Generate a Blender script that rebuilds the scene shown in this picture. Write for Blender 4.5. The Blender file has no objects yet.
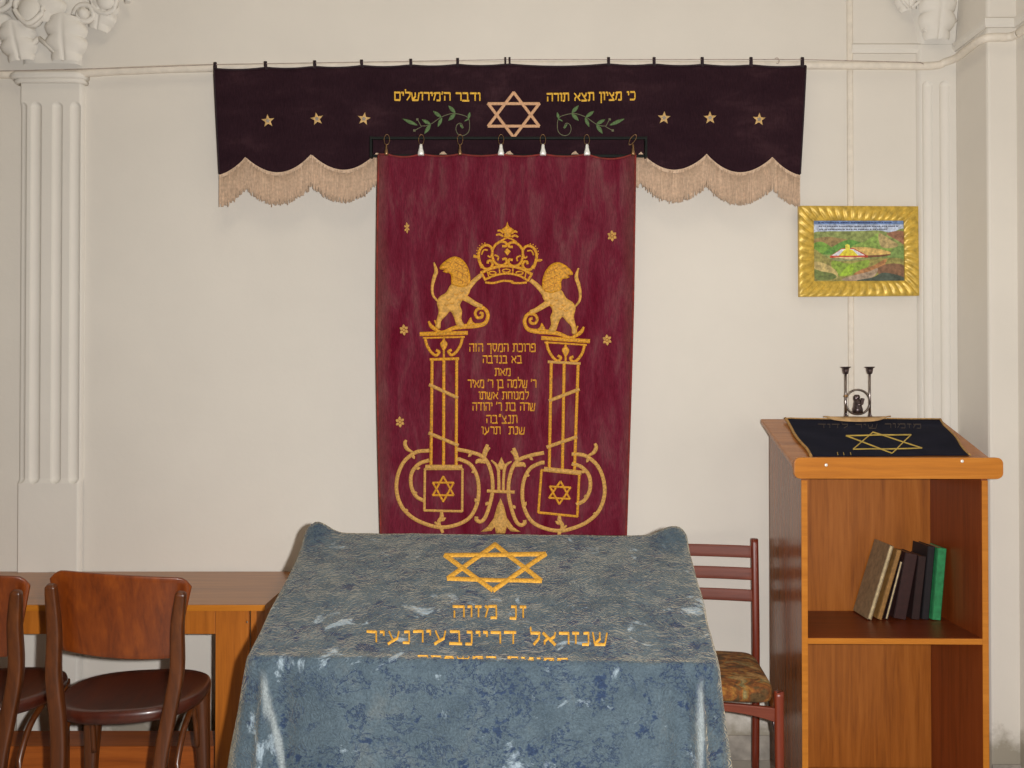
import bpy, bmesh, math, random
from mathutils import Vector, Matrix, noise
from math import sin, cos, pi, radians, exp, sqrt, atan2

random.seed(7)
C = bpy.context.scene.collection
scn = bpy.context.scene

# ------------------------------------------------------------------ camera numbers
F = 880.0            # focal length in pixels of the 1024-wide frame
D0 = 3.81            # camera to back wall (back wall is y = 0)
HC = 1.48            # lens height
PITCH = math.atan(9 / F)
CAM = Vector((0, -D0, HC))

def ray(px, py):
    f = Vector((0, cos(PITCH), sin(PITCH))); u = Vector((0, -sin(PITCH), cos(PITCH)))
    return f * F + Vector((1, 0, 0)) * (px - 512) + u * (384 - py)

def P(px, py, y):
    """point of the plane y = const that is seen at px, py"""
    d = ray(px, py)
    return CAM + d * ((y + D0) / d.y)

def hit(px, py, p0, n):
    d = ray(px, py)
    return CAM + d * ((p0 - CAM).dot(n) / d.dot(n))

# ------------------------------------------------------------------ colour / materials
def lin(c):
    return tuple(((v / 255) / 12.92 if v / 255 <= .04045 else ((v / 255 + .055) / 1.055) ** 2.4) for v in c) + (1.0,)

def new_mat(name):
    m = bpy.data.materials.new(name); m.use_nodes = True
    nt = m.node_tree
    return m, nt, nt.nodes['Principled BSDF']

def ramp(nt, stops, fac, interp='LINEAR'):
    r = nt.nodes.new('ShaderNodeValToRGB'); r.color_ramp.interpolation = interp
    el = r.color_ramp.elements
    while len(el) < len(stops): el.new(.5)
    for e, (p, c) in zip(el, stops):
        e.position = p; e.color = lin(c) if max(c) > 1.0001 else tuple(c) + (1,)
    nt.links.new(fac, r.inputs[0]); return r.outputs[0]

def coords(nt, scale=(1, 1, 1), loc=(0, 0, 0), kind='Object'):
    tc = nt.nodes.new('ShaderNodeTexCoord'); mp = nt.nodes.new('ShaderNodeMapping')
    mp.inputs['Scale'].default_value = scale; mp.inputs['Location'].default_value = loc
    nt.links.new(tc.outputs[kind], mp.inputs['Vector']); return mp.outputs[0]

def nz(nt, vec, scale, detail=4, rough=.55, dist=0):
    n = nt.nodes.new('ShaderNodeTexNoise'); n.inputs['Scale'].default_value = scale
    n.inputs['Detail'].default_value = detail; n.inputs['Roughness'].default_value = rough
    n.inputs['Distortion'].default_value = dist
    nt.links.new(vec, n.inputs['Vector']); return n.outputs[0]

def mixc(nt, fac, a, b, mode='MIX'):
    m = nt.nodes.new('ShaderNodeMix'); m.data_type = 'RGBA'; m.blend_type = mode
    def put(sock, v):
        if hasattr(v, 'is_linked'): nt.links.new(v, sock)
        else: sock.default_value = v
    put(m.inputs[0], fac); put(m.inputs[6], a); put(m.inputs[7], b)
    return m.outputs[2]

def bump(nt, b, h, strength=.3, dist=.01):
    n = nt.nodes.new('ShaderNodeBump'); n.inputs['Strength'].default_value = strength
    n.inputs['Distance'].default_value = dist
    nt.links.new(h, n.inputs['Height']); nt.links.new(n.outputs[0], b.inputs['Normal'])

def plain(name, c, rough=.6, metal=0, spec=.5, var=.12, scale=30):
    m, nt, b = new_mat(name)
    v = coords(nt)
    n = nz(nt, v, scale, 3)
    lo = tuple(max(0, x * (1 - var)) for x in c); hi = tuple(min(255, x * (1 + var)) for x in c)
    nt.links.new(ramp(nt, [(.3, lo), (.7, hi)], n), b.inputs['Base Color'])
    b.inputs['Roughness'].default_value = rough; b.inputs['Metallic'].default_value = metal
    b.inputs['Specular IOR Level'].default_value = spec
    return m

def wood(name, dark, mid, light, axis='x', rough=.3, freq=1.0, spec=.5, coat=0):
    m, nt, b = new_mat(name)
    s = {'x': (1.2, 22, 22), 'y': (22, 1.2, 22), 'z': (22, 22, 1.2)}[axis]
    v = coords(nt, tuple(k * freq for k in s))
    n1 = nz(nt, v, 1.6, 5, .6, .6)
    v2 = coords(nt, tuple(k * freq * 4 for k in s))
    n2 = nz(nt, v2, 2.2, 3, .6)
    a = nt.nodes.new('ShaderNodeMath'); a.operation = 'MULTIPLY_ADD'
    nt.links.new(n2, a.inputs[0]); a.inputs[1].default_value = .35; nt.links.new(n1, a.inputs[2])
    nt.links.new(ramp(nt, [(.42, dark), (.68, mid), (.95, light)], a.outputs[0]), b.inputs['Base Color'])
    b.inputs['Roughness'].default_value = rough; b.inputs['Specular IOR Level'].default_value = spec
    if coat:
        b.inputs['Coat Weight'].default_value = coat; b.inputs['Coat Roughness'].default_value = .15
    bump(nt, b, n2, .06, .002)
    return m

def plaster(name, c, stain=False):
    m, nt, b = new_mat(name)
    v = coords(nt)
    n = nz(nt, v, 1.3, 5, .6)
    col = ramp(nt, [(.3, tuple(x * .965 for x in c)), (.7, c)], n)
    if stain:
        # grimy band with an irregular upper edge just above the floor
        sp = nt.nodes.new('ShaderNodeSeparateXYZ'); nt.links.new(v, sp.inputs[0])
        n3 = nz(nt, v, 7, 6, .65)
        ma = nt.nodes.new('ShaderNodeMath'); ma.operation = 'MULTIPLY_ADD'
        nt.links.new(n3, ma.inputs[0]); ma.inputs[1].default_value = -.42; nt.links.new(sp.outputs[2], ma.inputs[2])
        f = ramp(nt, [(0, (.8, .8, .8)), (.06, (0, 0, 0))], ma.outputs[0])
        r2 = nt.nodes.new('ShaderNodeMath'); r2.operation = 'ADD'; r2.inputs[1].default_value = .2
        nt.links.new(ma.outputs[0], r2.inputs[0])
        f = ramp(nt, [(.02, (.75, .75, .75)), (.13, (0, 0, 0))], r2.outputs[0])
        col = mixc(nt, f, col, lin((138, 128, 108)))
    nt.links.new(col, b.inputs['Base Color'])
    b.inputs['Roughness'].default_value = .85; b.inputs['Specular IOR Level'].default_value = .2
    n2 = nz(nt, v, 22, 5, .6)
    bump(nt, b, n2, .10, .01)
    return m

MAT = {}
MAT['wall'] = plaster('wall_plaster', (229, 223, 213), True)
MAT['relief'] = plaster('painted_stucco', (230, 225, 216))
MAT['ceil'] = plaster('ceiling_plaster', (226, 220, 206))
MAT['pipe'] = plain('painted_pipe', (228, 219, 205), .55, var=.03)
MAT['wire'] = plain('dull_wire', (176, 158, 150), .5, .3)

def floor_mat():
    m, nt, b = new_mat('floor_tiles')
    v = coords(nt)
    br = nt.nodes.new('ShaderNodeTexBrick'); br.offset = 0
    br.inputs['Scale'].default_value = 1; br.inputs['Brick Width'].default_value = .3; br.inputs['Row Height'].default_value = .3
    br.inputs['Mortar Size'].default_value = .003
    br.inputs['Color1'].default_value = lin((198, 190, 178)); br.inputs['Color2'].default_value = lin((188, 180, 168))
    br.inputs['Mortar'].default_value = lin((120, 113, 104))
    nt.links.new(v, br.inputs['Vector'])
    n = nz(nt, v, 9, 5)
    col = mixc(nt, .5, br.outputs[0], ramp(nt, [(.3, (200, 200, 200)), (.75, (255, 255, 255))], n), 'MULTIPLY')
    nt.links.new(col, b.inputs['Base Color']); b.inputs['Roughness'].default_value = .45
    return m
MAT['floor'] = floor_mat()
MAT['base'] = plain('grey_plinth', (158, 150, 140), .7, var=.16, scale=14)

MAT['desk_top'] = wood('desk_veneer_lengthwise', (126, 78, 34), (154, 98, 46), (172, 116, 58), 'x', .30)
MAT['desk_z'] = wood('desk_veneer_upright', (142, 78, 20), (172, 98, 26), (188, 112, 36), 'z', .4)
MAT['desk_low'] = wood('desk_board_shadowed_brown', (128, 62, 20), (160, 82, 26), (176, 96, 34), 'x', .4)
MAT['lec_z'] = wood('lectern_veneer_upright', (132, 72, 24), (164, 95, 34), (180, 110, 46), 'z', .36)
MAT['lec_edge'] = wood('lectern_orange_edging', (172, 102, 22), (190, 116, 28), (202, 130, 42), 'x', .4)
MAT['lec_side'] = wood('lectern_side_veneer', (104, 60, 30), (132, 78, 42), (148, 92, 52), 'z', .24, spec=.9)
MAT['lec_lid'] = wood('lectern_lid_veneer', (134, 80, 38), (164, 104, 54), (180, 120, 68), 'x', .26, spec=.7)
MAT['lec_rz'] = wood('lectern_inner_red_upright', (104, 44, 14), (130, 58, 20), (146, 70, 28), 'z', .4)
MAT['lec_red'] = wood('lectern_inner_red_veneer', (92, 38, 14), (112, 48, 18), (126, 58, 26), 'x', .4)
MAT['chair_back'] = wood('chair_plywood_reddish', (82, 32, 5), (110, 48, 9), (136, 66, 14), 'z', .34, .7, coat=.15)
MAT['chair_wood'] = wood('chair_dark_beech', (60, 28, 8), (84, 41, 12), (104, 54, 18), 'z', .38, coat=.15)
MAT['chair_seat'] = wood('chair_seat_dark', (48, 16, 9), (66, 24, 12), (80, 32, 16), 'y', .36, coat=.2)
MAT['slat'] = wood('slat_chair_mahogany', (98, 44, 30), (118, 56, 38), (132, 68, 48), 'x', .5, spec=.3)
MAT['slat_z'] = wood('slat_chair_post', (92, 30, 14), (114, 40, 18), (130, 52, 26), 'z', .38, coat=.1)
MAT['table_wood'] = wood('table_pine', (120, 80, 40), (150, 104, 58), (168, 122, 72), 'x', .5)

def velvet(name, stops, sheen_c, sheen=.4, scale=(9, 9, 2.2), rough=.9, bs=.25, streak=True):
    m, nt, b = new_mat(name)
    n1 = nz(nt, coords(nt, scale), 1.5, 6, .62, .5)
    col = ramp(nt, stops, n1)
    if streak:
        n2 = nz(nt, coords(nt, (160, 160, 30)), 1.5, 3, .7)
        col = mixc(nt, .55, col, ramp(nt, [(.3, (150, 150, 150)), (.72, (255, 255, 255))], n2), 'MULTIPLY')
        bump(nt, b, n2, bs, .004)
    nt.links.new(col, b.inputs['Base Color'])
    b.inputs['Roughness'].default_value = rough; b.inputs['Specular IOR Level'].default_value = .12
    b.inputs['Sheen Weight'].default_value = sheen; b.inputs['Sheen Tint'].default_value = lin(sheen_c)
    b.inputs['Sheen Roughness'].default_value = .45
    return m, nt, b, col

MAT['plum'] = velvet('plum_velvet', [(.3, (42, 22, 31)), (.55, (50, 29, 37)), (.8, (74, 48, 54))], (150, 110, 120), .08, (2.2, 2.2, 5))[0]
MAT['plum_hem'] = plain('dark_binding', (40, 24, 32), .85)

def crimson():
    m, nt, b = new_mat('crimson_velvet')
    v = coords(nt, (9, 9, 2.4))
    n1 = nz(nt, v, 1.6, 6, .62, .5)
    fresh = ramp(nt, [(.28, (92, 0, 24)), (.5, (122, 4, 34)), (.82, (130, 30, 48))], n1)
    worn = ramp(nt, [(.28, (104, 12, 38)), (.52, (118, 40, 58)), (.8, (132, 84, 86))], n1)
    # worn, faded pile: irregular patches, more of them on the lower half of the curtain
    sp = nt.nodes.new('ShaderNodeSeparateXYZ'); nt.links.new(coords(nt), sp.inputs[0])
    n3 = nz(nt, coords(nt, (3, 3, 2)), 1.3, 5, .65, .6)
    ma = nt.nodes.new('ShaderNodeMath'); ma.operation = 'MULTIPLY_ADD'
    nt.links.new(sp.outputs[2], ma.inputs[0]); ma.inputs[1].default_value = -.32
    nt.links.new(n3, ma.inputs[2])
    r2 = nt.nodes.new('ShaderNodeMath'); r2.operation = 'ADD'; r2.inputs[1].default_value = .66
    nt.links.new(ma.outputs[0], r2.inputs[0])
    f = ramp(nt, [(.36, (0, 0, 0)), (.76, (1, 1, 1))], r2.outputs[0])
    col = mixc(nt, f, fresh, worn)
    # rubbed, brownish strips along the two side edges
    ab = nt.nodes.new('ShaderNodeMath'); ab.operation = 'ABSOLUTE'; nt.links.new(sp.outputs[0], ab.inputs[0])
    m2 = nt.nodes.new('ShaderNodeMath'); m2.operation = 'MULTIPLY_ADD'; nt.links.new(n3, m2.inputs[0]); m2.inputs[1].default_value = .07; nt.links.new(ab.outputs[0], m2.inputs[2])
    col = mixc(nt, ramp(nt, [(.515, (0, 0, 0)), (.57, (.6, .6, .6))], m2.outputs[0]), col, lin((112, 74, 66)))
    n2 = nz(nt, coords(nt, (150, 150, 26)), 1.5, 3, .7)
    col = mixc(nt, .6, col, ramp(nt, [(.3, (150, 145, 145)), (.72, (255, 255, 255))], n2), 'MULTIPLY')
    bump(nt, b, n2, .25, .004)
    nt.links.new(col, b.inputs['Base Color'])
    b.inputs['Roughness'].default_value = .9; b.inputs['Specular IOR Level'].default_value = .1
    b.inputs['Sheen Weight'].default_value = .12; b.inputs['Sheen Tint'].default_value = lin((200, 120, 130))
    return m
MAT['crimson'] = crimson()
MAT['crimson_hem'] = plain('rust_red_binding', (120, 40, 34), .85, var=.2)
MAT['gold'] = plain('gold_thread', (198, 138, 22), .6, 0, .4, .2, 140)
MAT['gold_y'] = plain('bright_yellow_gold_thread', (222, 172, 52), .6, 0, .5, .15, 220)
MAT['gold_pale'] = plain('faded_gold_thread', (190, 144, 72), .65, 0, .4, .16, 140)
MAT['lion_body'] = plain('tan_gold_satin_stitch', (200, 150, 66), .6, 0, .4, .16, 90)
MAT['star_pink'] = plain('pinkish_beige_thread', (206, 160, 122), .7, var=.12, scale=200)
MAT['star_tan'] = plain('tan_star_thread', (208, 170, 110), .7, var=.15, scale=200)
MAT['star_eye'] = plain('grey_star_centre', (150, 140, 128), .6)
MAT['leaf'] = plain('green_leaf_thread', (84, 110, 66), .7, var=.2, scale=150)
MAT['stem'] = plain('olive_stem_thread', (102, 104, 76), .7, var=.15, scale=150)
MAT['fringe'] = plain('beige_fringe', (204, 176, 150), .8, var=.08, scale=90)
MAT['rod'] = plain('blackish_green_steel', (20, 25, 23), .6, 0, .2)
MAT['steel'] = plain('bright_steel', (245, 245, 240), .4, .35, var=.03)
MAT['brass_clip'] = plain('dull_brass', (150, 118, 84), .4, .8)
MAT['pewter'] = plain('pewter', (150, 140, 136), .28, 1, var=.12)
MAT['dark_pewter'] = plain('tarnished_pewter', (96, 84, 84), .35, .9, var=.2)
MAT['table_gold'] = plain('ochre_thread', (198, 146, 48), .7, var=.15, scale=160)
MAT['navy'] = velvet('navy_velvet', [(.3, (18, 20, 34)), (.6, (26, 28, 44)), (.85, (44, 46, 62))], (90, 90, 110), .08, (5, 9, 9))[0]
MAT['trim_gold'] = plain('beige_gold_cord', (168, 128, 70), .7, var=.2, scale=120)
MAT['lining'] = plain('beige_lining', (186, 150, 104), .8)
MAT['faint'] = plain('faint_brown_thread', (62, 50, 42), .8)
MAT['outline_gold'] = plain('thin_gold_cord', (186, 158, 70), .6)
MAT['frame_gold'] = plain('gilt_wood', (206, 172, 72), .42, .25, .6, .14, 40)

def blue_cloth():
    m, nt, b = new_mat('crushed_blue_velvet')
    v = coords(nt, (1, 1, 1))
    base = ramp(nt, [(.3, (64, 80, 92)), (.55, (82, 98, 108)), (.8, (108, 114, 113))], nz(nt, v, 6, 7, .68, .5))
    # flattened pile: thin dark navy creases that break up into patches
    n2 = nz(nt, coords(nt, (11, 17, 15)), 1.0, 8, .72, .25)
    vein = ramp(nt, [(.462, (0, 0, 0)), (.480, (1, 1, 1)), (.486, (1, 1, 1)), (.504, (0, 0, 0))], n2)
    gate = ramp(nt, [(.42, (0, 0, 0)), (.52, (.95, .95, .95))], nz(nt, coords(nt, (7, 7, 7), (8, 2, 1)), 1.0, 5, .65, .6))
    mk = nt.nodes.new('ShaderNodeMath'); mk.operation = 'MULTIPLY'; nt.links.new(vein, mk.inputs[0]); nt.links.new(gate, mk.inputs[1])
    col = mixc(nt, mk.outputs[0], base, lin((26, 46, 80)))
    col = mixc(nt, ramp(nt, [(.39, (.9, .9, .9)), (.42, (0, 0, 0))], n2), col, lin((34, 54, 86)))
    # brushed-up pile: pale blotches, its gleam painted as fixed colour
    n3 = nz(nt, coords(nt, (8.5, 11, 8), (3, 1, 5)), 1.0, 9, .68, .6)
    col = mixc(nt, ramp(nt, [(.595, (0, 0, 0)), (.65, (.9, .9, .9))], n3), col, lin((158, 174, 184)))
    # bright fold highlight painted in as pale bands along the two hanging corners
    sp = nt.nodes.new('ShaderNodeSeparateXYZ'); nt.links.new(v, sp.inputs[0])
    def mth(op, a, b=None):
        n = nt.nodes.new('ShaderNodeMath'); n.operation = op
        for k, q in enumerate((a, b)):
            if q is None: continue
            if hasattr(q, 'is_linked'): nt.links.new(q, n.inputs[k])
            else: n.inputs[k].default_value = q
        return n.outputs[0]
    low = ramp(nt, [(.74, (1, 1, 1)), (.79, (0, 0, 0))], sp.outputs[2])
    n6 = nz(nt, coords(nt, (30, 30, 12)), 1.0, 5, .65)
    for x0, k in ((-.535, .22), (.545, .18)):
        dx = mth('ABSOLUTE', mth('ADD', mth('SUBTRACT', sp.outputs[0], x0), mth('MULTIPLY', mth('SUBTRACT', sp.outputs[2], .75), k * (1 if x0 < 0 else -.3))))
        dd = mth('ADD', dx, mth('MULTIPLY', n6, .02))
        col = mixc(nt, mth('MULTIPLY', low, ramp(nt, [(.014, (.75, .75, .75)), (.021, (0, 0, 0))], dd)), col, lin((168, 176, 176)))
    n4 = nz(nt, coords(nt, (1, 1, 1)), 170, 3, .75)
    col = mixc(nt, .65, col, ramp(nt, [(.3, (140, 145, 150)), (.7, (255, 255, 255))], n4), 'MULTIPLY')
    nt.links.new(col, b.inputs['Base Color'])
    b.inputs['Roughness'].default_value = .75; b.inputs['Specular IOR Level'].default_value = .25
    b.inputs['Sheen Weight'].default_value = .7; b.inputs['Sheen Tint'].default_value = lin((210, 192, 160))
    b.inputs['Sheen Roughness'].default_value = .4
    # pressed leaf pattern: small curved flutes in drifting directions
    n5 = nz(nt, coords(nt, (16, 16, 16), (2, 5, 1)), 1.0, 2, .5, 2.5)
    w = nt.nodes.new('ShaderNodeMath'); w.operation = 'SINE'
    w0 = nt.nodes.new('ShaderNodeMath'); w0.operation = 'MULTIPLY'; w0.inputs[1].default_value = 42
    nt.links.new(n5, w0.inputs[0]); nt.links.new(w0.outputs[0], w.inputs[0])
    a = nt.nodes.new('ShaderNodeMath'); a.operation = 'MULTIPLY_ADD'
    nt.links.new(w.outputs[0], a.inputs[0]); a.inputs[1].default_value = .10; nt.links.new(n2, a.inputs[2])
    bump(nt, b, a.outputs[0], .5, .012)
    return m
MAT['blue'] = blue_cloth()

def floral():
    m, nt, b = new_mat('brown_floral_upholstery')
    v = coords(nt)
    n1 = nz(nt, coords(nt, (9, 14, 9)), 1.2, 3, .5, 1.5)
    c1 = ramp(nt, [(.36, (104, 78, 44)), (.46, (150, 88, 38)), (.55, (178, 126, 56)), (.64, (136, 126, 84)), (.74, (210, 172, 108))], n1)
    vo = nt.nodes.new('ShaderNodeTexVoronoi'); vo.inputs['Scale'].default_value = 13
    nt.links.new(v, vo.inputs['Vector'])
    c2 = mixc(nt, ramp(nt, [(.2, (.8, .8, .8)), (.36, (0, 0, 0))], vo.outputs[0]), c1, lin((200, 156, 96)))
    n3 = nz(nt, v, 70, 4, .7)
    col = mixc(nt, .7, c2, ramp(nt, [(.35, (110, 105, 95)), (.65, (255, 255, 255))], n3), 'MULTIPLY')
    nt.links.new(col, b.inputs['Base Color']); b.inputs['Roughness'].default_value = .95
    return m
MAT['floral'] = floral()

# ------------------------------------------------------------------ mesh builder
class MB:
    def __init__(s): s.v = []; s.f = []; s.m = []; s.sm = []
    def add(s, vs, fs, mi=0, smooth=False):
        o = len(s.v); s.v += [tuple(v) for v in vs]
        for f in fs: s.f.append(tuple(i + o for i in f)); s.m.append(mi); s.sm.append(smooth)
    def box(s, c, d, rot=None, mi=0):
        x, y, z = (k / 2 for k in d)
        vs = [Vector((a, b, e)) for a in (-x, x) for b in (-y, y) for e in (-z, z)]
        if rot is not None: vs = [rot @ v for v in vs]
        vs = [v + Vector(c) for v in vs]
        s.add(vs, [(0, 1, 3, 2), (4, 6, 7, 5), (0, 4, 5, 1), (2, 3, 7, 6), (0, 2, 6, 4), (1, 5, 7, 3)], mi)
    def loft(s, rings, cap0=True, cap1=True, close=True, mi=0, smooth=True):
        n = len(rings[0]); vs = [v for r in rings for v in r]; fs = []
        for i in range(len(rings) - 1):
            for j in range(n if close else n - 1):
                k = (j + 1) % n
                fs.append((i * n + j, i * n + k, (i + 1) * n + k, (i + 1) * n + j))
        s.add(vs, fs, mi, smooth)
        if cap0: s.add(rings[0], [tuple(range(n))[::-1]], mi)
        if cap1: s.add(rings[-1], [tuple(range(n))], mi)
    def tube(s, path, r, sides=10, mi=0, sx=1, closed=False, up=Vector((0, 0, 1)), expo=2.0):
        path = [Vector(p) for p in path]; n = len(path)
        rr = r if isinstance(r, (list, tuple)) else [r] * n
        rings = []
        for i, p in enumerate(path):
            a = path[(i - 1) % n] if closed or i > 0 else p
            b = path[(i + 1) % n] if closed or i < n - 1 else p
            t = (b - a).normalized()
            q = up if abs(t.dot(up)) < .95 else Vector((0, 1, 0))
            e1 = t.cross(q).normalized(); e2 = e1.cross(t)
            ring = []
            for k in range(sides):
                an = 2 * pi * (k + .5) / sides; ca, sa = cos(an), sin(an)
                ca = math.copysign(abs(ca) ** (2 / expo), ca); sa = math.copysign(abs(sa) ** (2 / expo), sa)
                ring.append(p + e1 * (rr[i] * sx * ca) + e2 * (rr[i] * sa))
            rings.append(ring)
        if closed: rings.append(rings[0])
        s.loft(rings, not closed, not closed, True, mi)
    def lathe(s, prof, c=(0, 0, 0), sides=24, mi=0):
        c = Vector(c)
        rings = [[c + Vector((r * cos(2 * pi * k / sides), r * sin(2 * pi * k / sides), z)) for k in range(sides)] for r, z in prof]
        s.loft(rings, True, True, True, mi)
    def prism(s, poly, axis, a, b, mi=0):
        """extrude a 2-D polygon along axis from a to b; (u, v) are the other two axes in order"""
        def pt(u, v, w):
            return {'x': (w, u, v), 'y': (u, w, v), 'z': (u, v, w)}[axis]
        n = len(poly)
        vs = [pt(u, v, a) for u, v in poly] + [pt(u, v, b) for u, v in poly]
        fs = [tuple(range(n))[::-1], tuple(range(n, 2 * n))] + [(i, (i + 1) % n, n + (i + 1) % n, n + i) for i in range(n)]
        s.add(vs, fs, mi)
    def ellipsoid(s, c, r, rot=None, nu=14, nv=9, mi=0):
        c = Vector(c); rings = []
        for i in range(1, nv):
            th = pi * i / nv
            ring = []
            for k in range(nu):
                an = 2 * pi * k / nu
                v = Vector((r[0] * sin(th) * cos(an), r[1] * sin(th) * sin(an), -r[2] * cos(th)))
                if rot is not None: v = rot @ v
                ring.append(c + v)
            rings.append(ring)
        s.loft(rings, True, True, True, mi)
    def grid(s, fn, nu, nv, mi=0, smooth=True):
        vs = [fn(i / nu, j / nv) for j in range(nv + 1) for i in range(nu + 1)]
        fs = [(j * (nu + 1) + i, j * (nu + 1) + i + 1, (j + 1) * (nu + 1) + i + 1, (j + 1) * (nu + 1) + i) for j in range(nv) for i in range(nu)]
        s.add(vs, fs, mi, smooth)

def build(name, mb, mats, parent=None, bev=0, seg=2, solid=0, sub=0, flip=False, origin=None):
    """one mesh object; vertices are given in the parent's local space"""
    me = bpy.data.meshes.new(name)
    o3 = Vector(origin) if origin is not None else Vector((0, 0, 0))
    me.from_pydata([tuple(Vector(v) - o3) for v in mb.v], [], mb.f)
    for p, mi, sm in zip(me.polygons, mb.m, mb.sm): p.material_index = mi; p.use_smooth = sm
    for m in (mats if isinstance(mats, (list, tuple)) else [mats]): me.materials.append(MAT[m] if isinstance(m, str) else m)
    bm = bmesh.new(); bm.from_mesh(me)
    bmesh.ops.remove_doubles(bm, verts=bm.verts, dist=1e-6)
    bmesh.ops.recalc_face_normals(bm, faces=bm.faces)
    bm.to_mesh(me); bm.free(); me.update()
    o = bpy.data.objects.new(name, me); C.objects.link(o)
    o.location = o3
    if parent is not None: o.parent = parent
    if solid:
        md = o.modifiers.new('thickness', 'SOLIDIFY'); md.thickness = solid; md.offset = 0
    if bev:
        md = o.modifiers.new('bevel', 'BEVEL'); md.width = bev; md.segments = seg; md.limit_method = 'ANGLE'; md.angle_limit = radians(40)
    if sub:
        md = o.modifiers.new('subdivision', 'SUBSURF'); md.levels = sub; md.render_levels = sub
    return o

def tag(o, label=None, cat=None, group=None, kind=None):
    if label: o['label'] = label
    if cat: o['category'] = cat
    if group: o['group'] = group
    if kind: o['kind'] = kind
    return o

def thing(name, label, cat, loc=(0, 0, 0), rz=0, group=None):
    o = bpy.data.objects.new(name, None); C.objects.link(o)
    o.empty_display_size = .1
    o.location = loc; o.rotation_euler = (0, 0, rz)
    return tag(o, label, cat, group)

def copy_thing(o, loc, rz, label):
    c = o.copy(); C.objects.link(c); c.location = loc; c.rotation_euler = (0, 0, rz); c['label'] = label
    for ch in list(o.children):
        d = ch.copy(); C.objects.link(d); d.parent = c
        for g in ch.children:
            e = g.copy(); C.objects.link(e); e.parent = d
    return c

def struct(name, mb, m, parent=None, **k):
    o = build(name, mb, m, parent, **k)
    if parent is None: o['kind'] = 'structure'
    return o

def smooth_path(pts, n=6, closed=False):
    pts = [Vector(p) for p in pts]; N = len(pts); out = []
    rng = range(N if closed else N - 1)
    for i in rng:
        p0 = pts[(i - 1) % N] if closed or i > 0 else pts[0] * 2 - pts[1]
        p1 = pts[i]; p2 = pts[(i + 1) % N]
        p3 = pts[(i + 2) % N] if closed or i + 2 < N else pts[-1] * 2 - pts[-2]
        for k in range(n):
            t = k / n
            out.append(.5 * ((2 * p1) + (p2 - p0) * t + (2 * p0 - 5 * p1 + 4 * p2 - p3) * t * t + (3 * p1 - p0 - 3 * p2 + p3) * t ** 3))
    if not closed: out.append(pts[-1])
    return out

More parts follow.
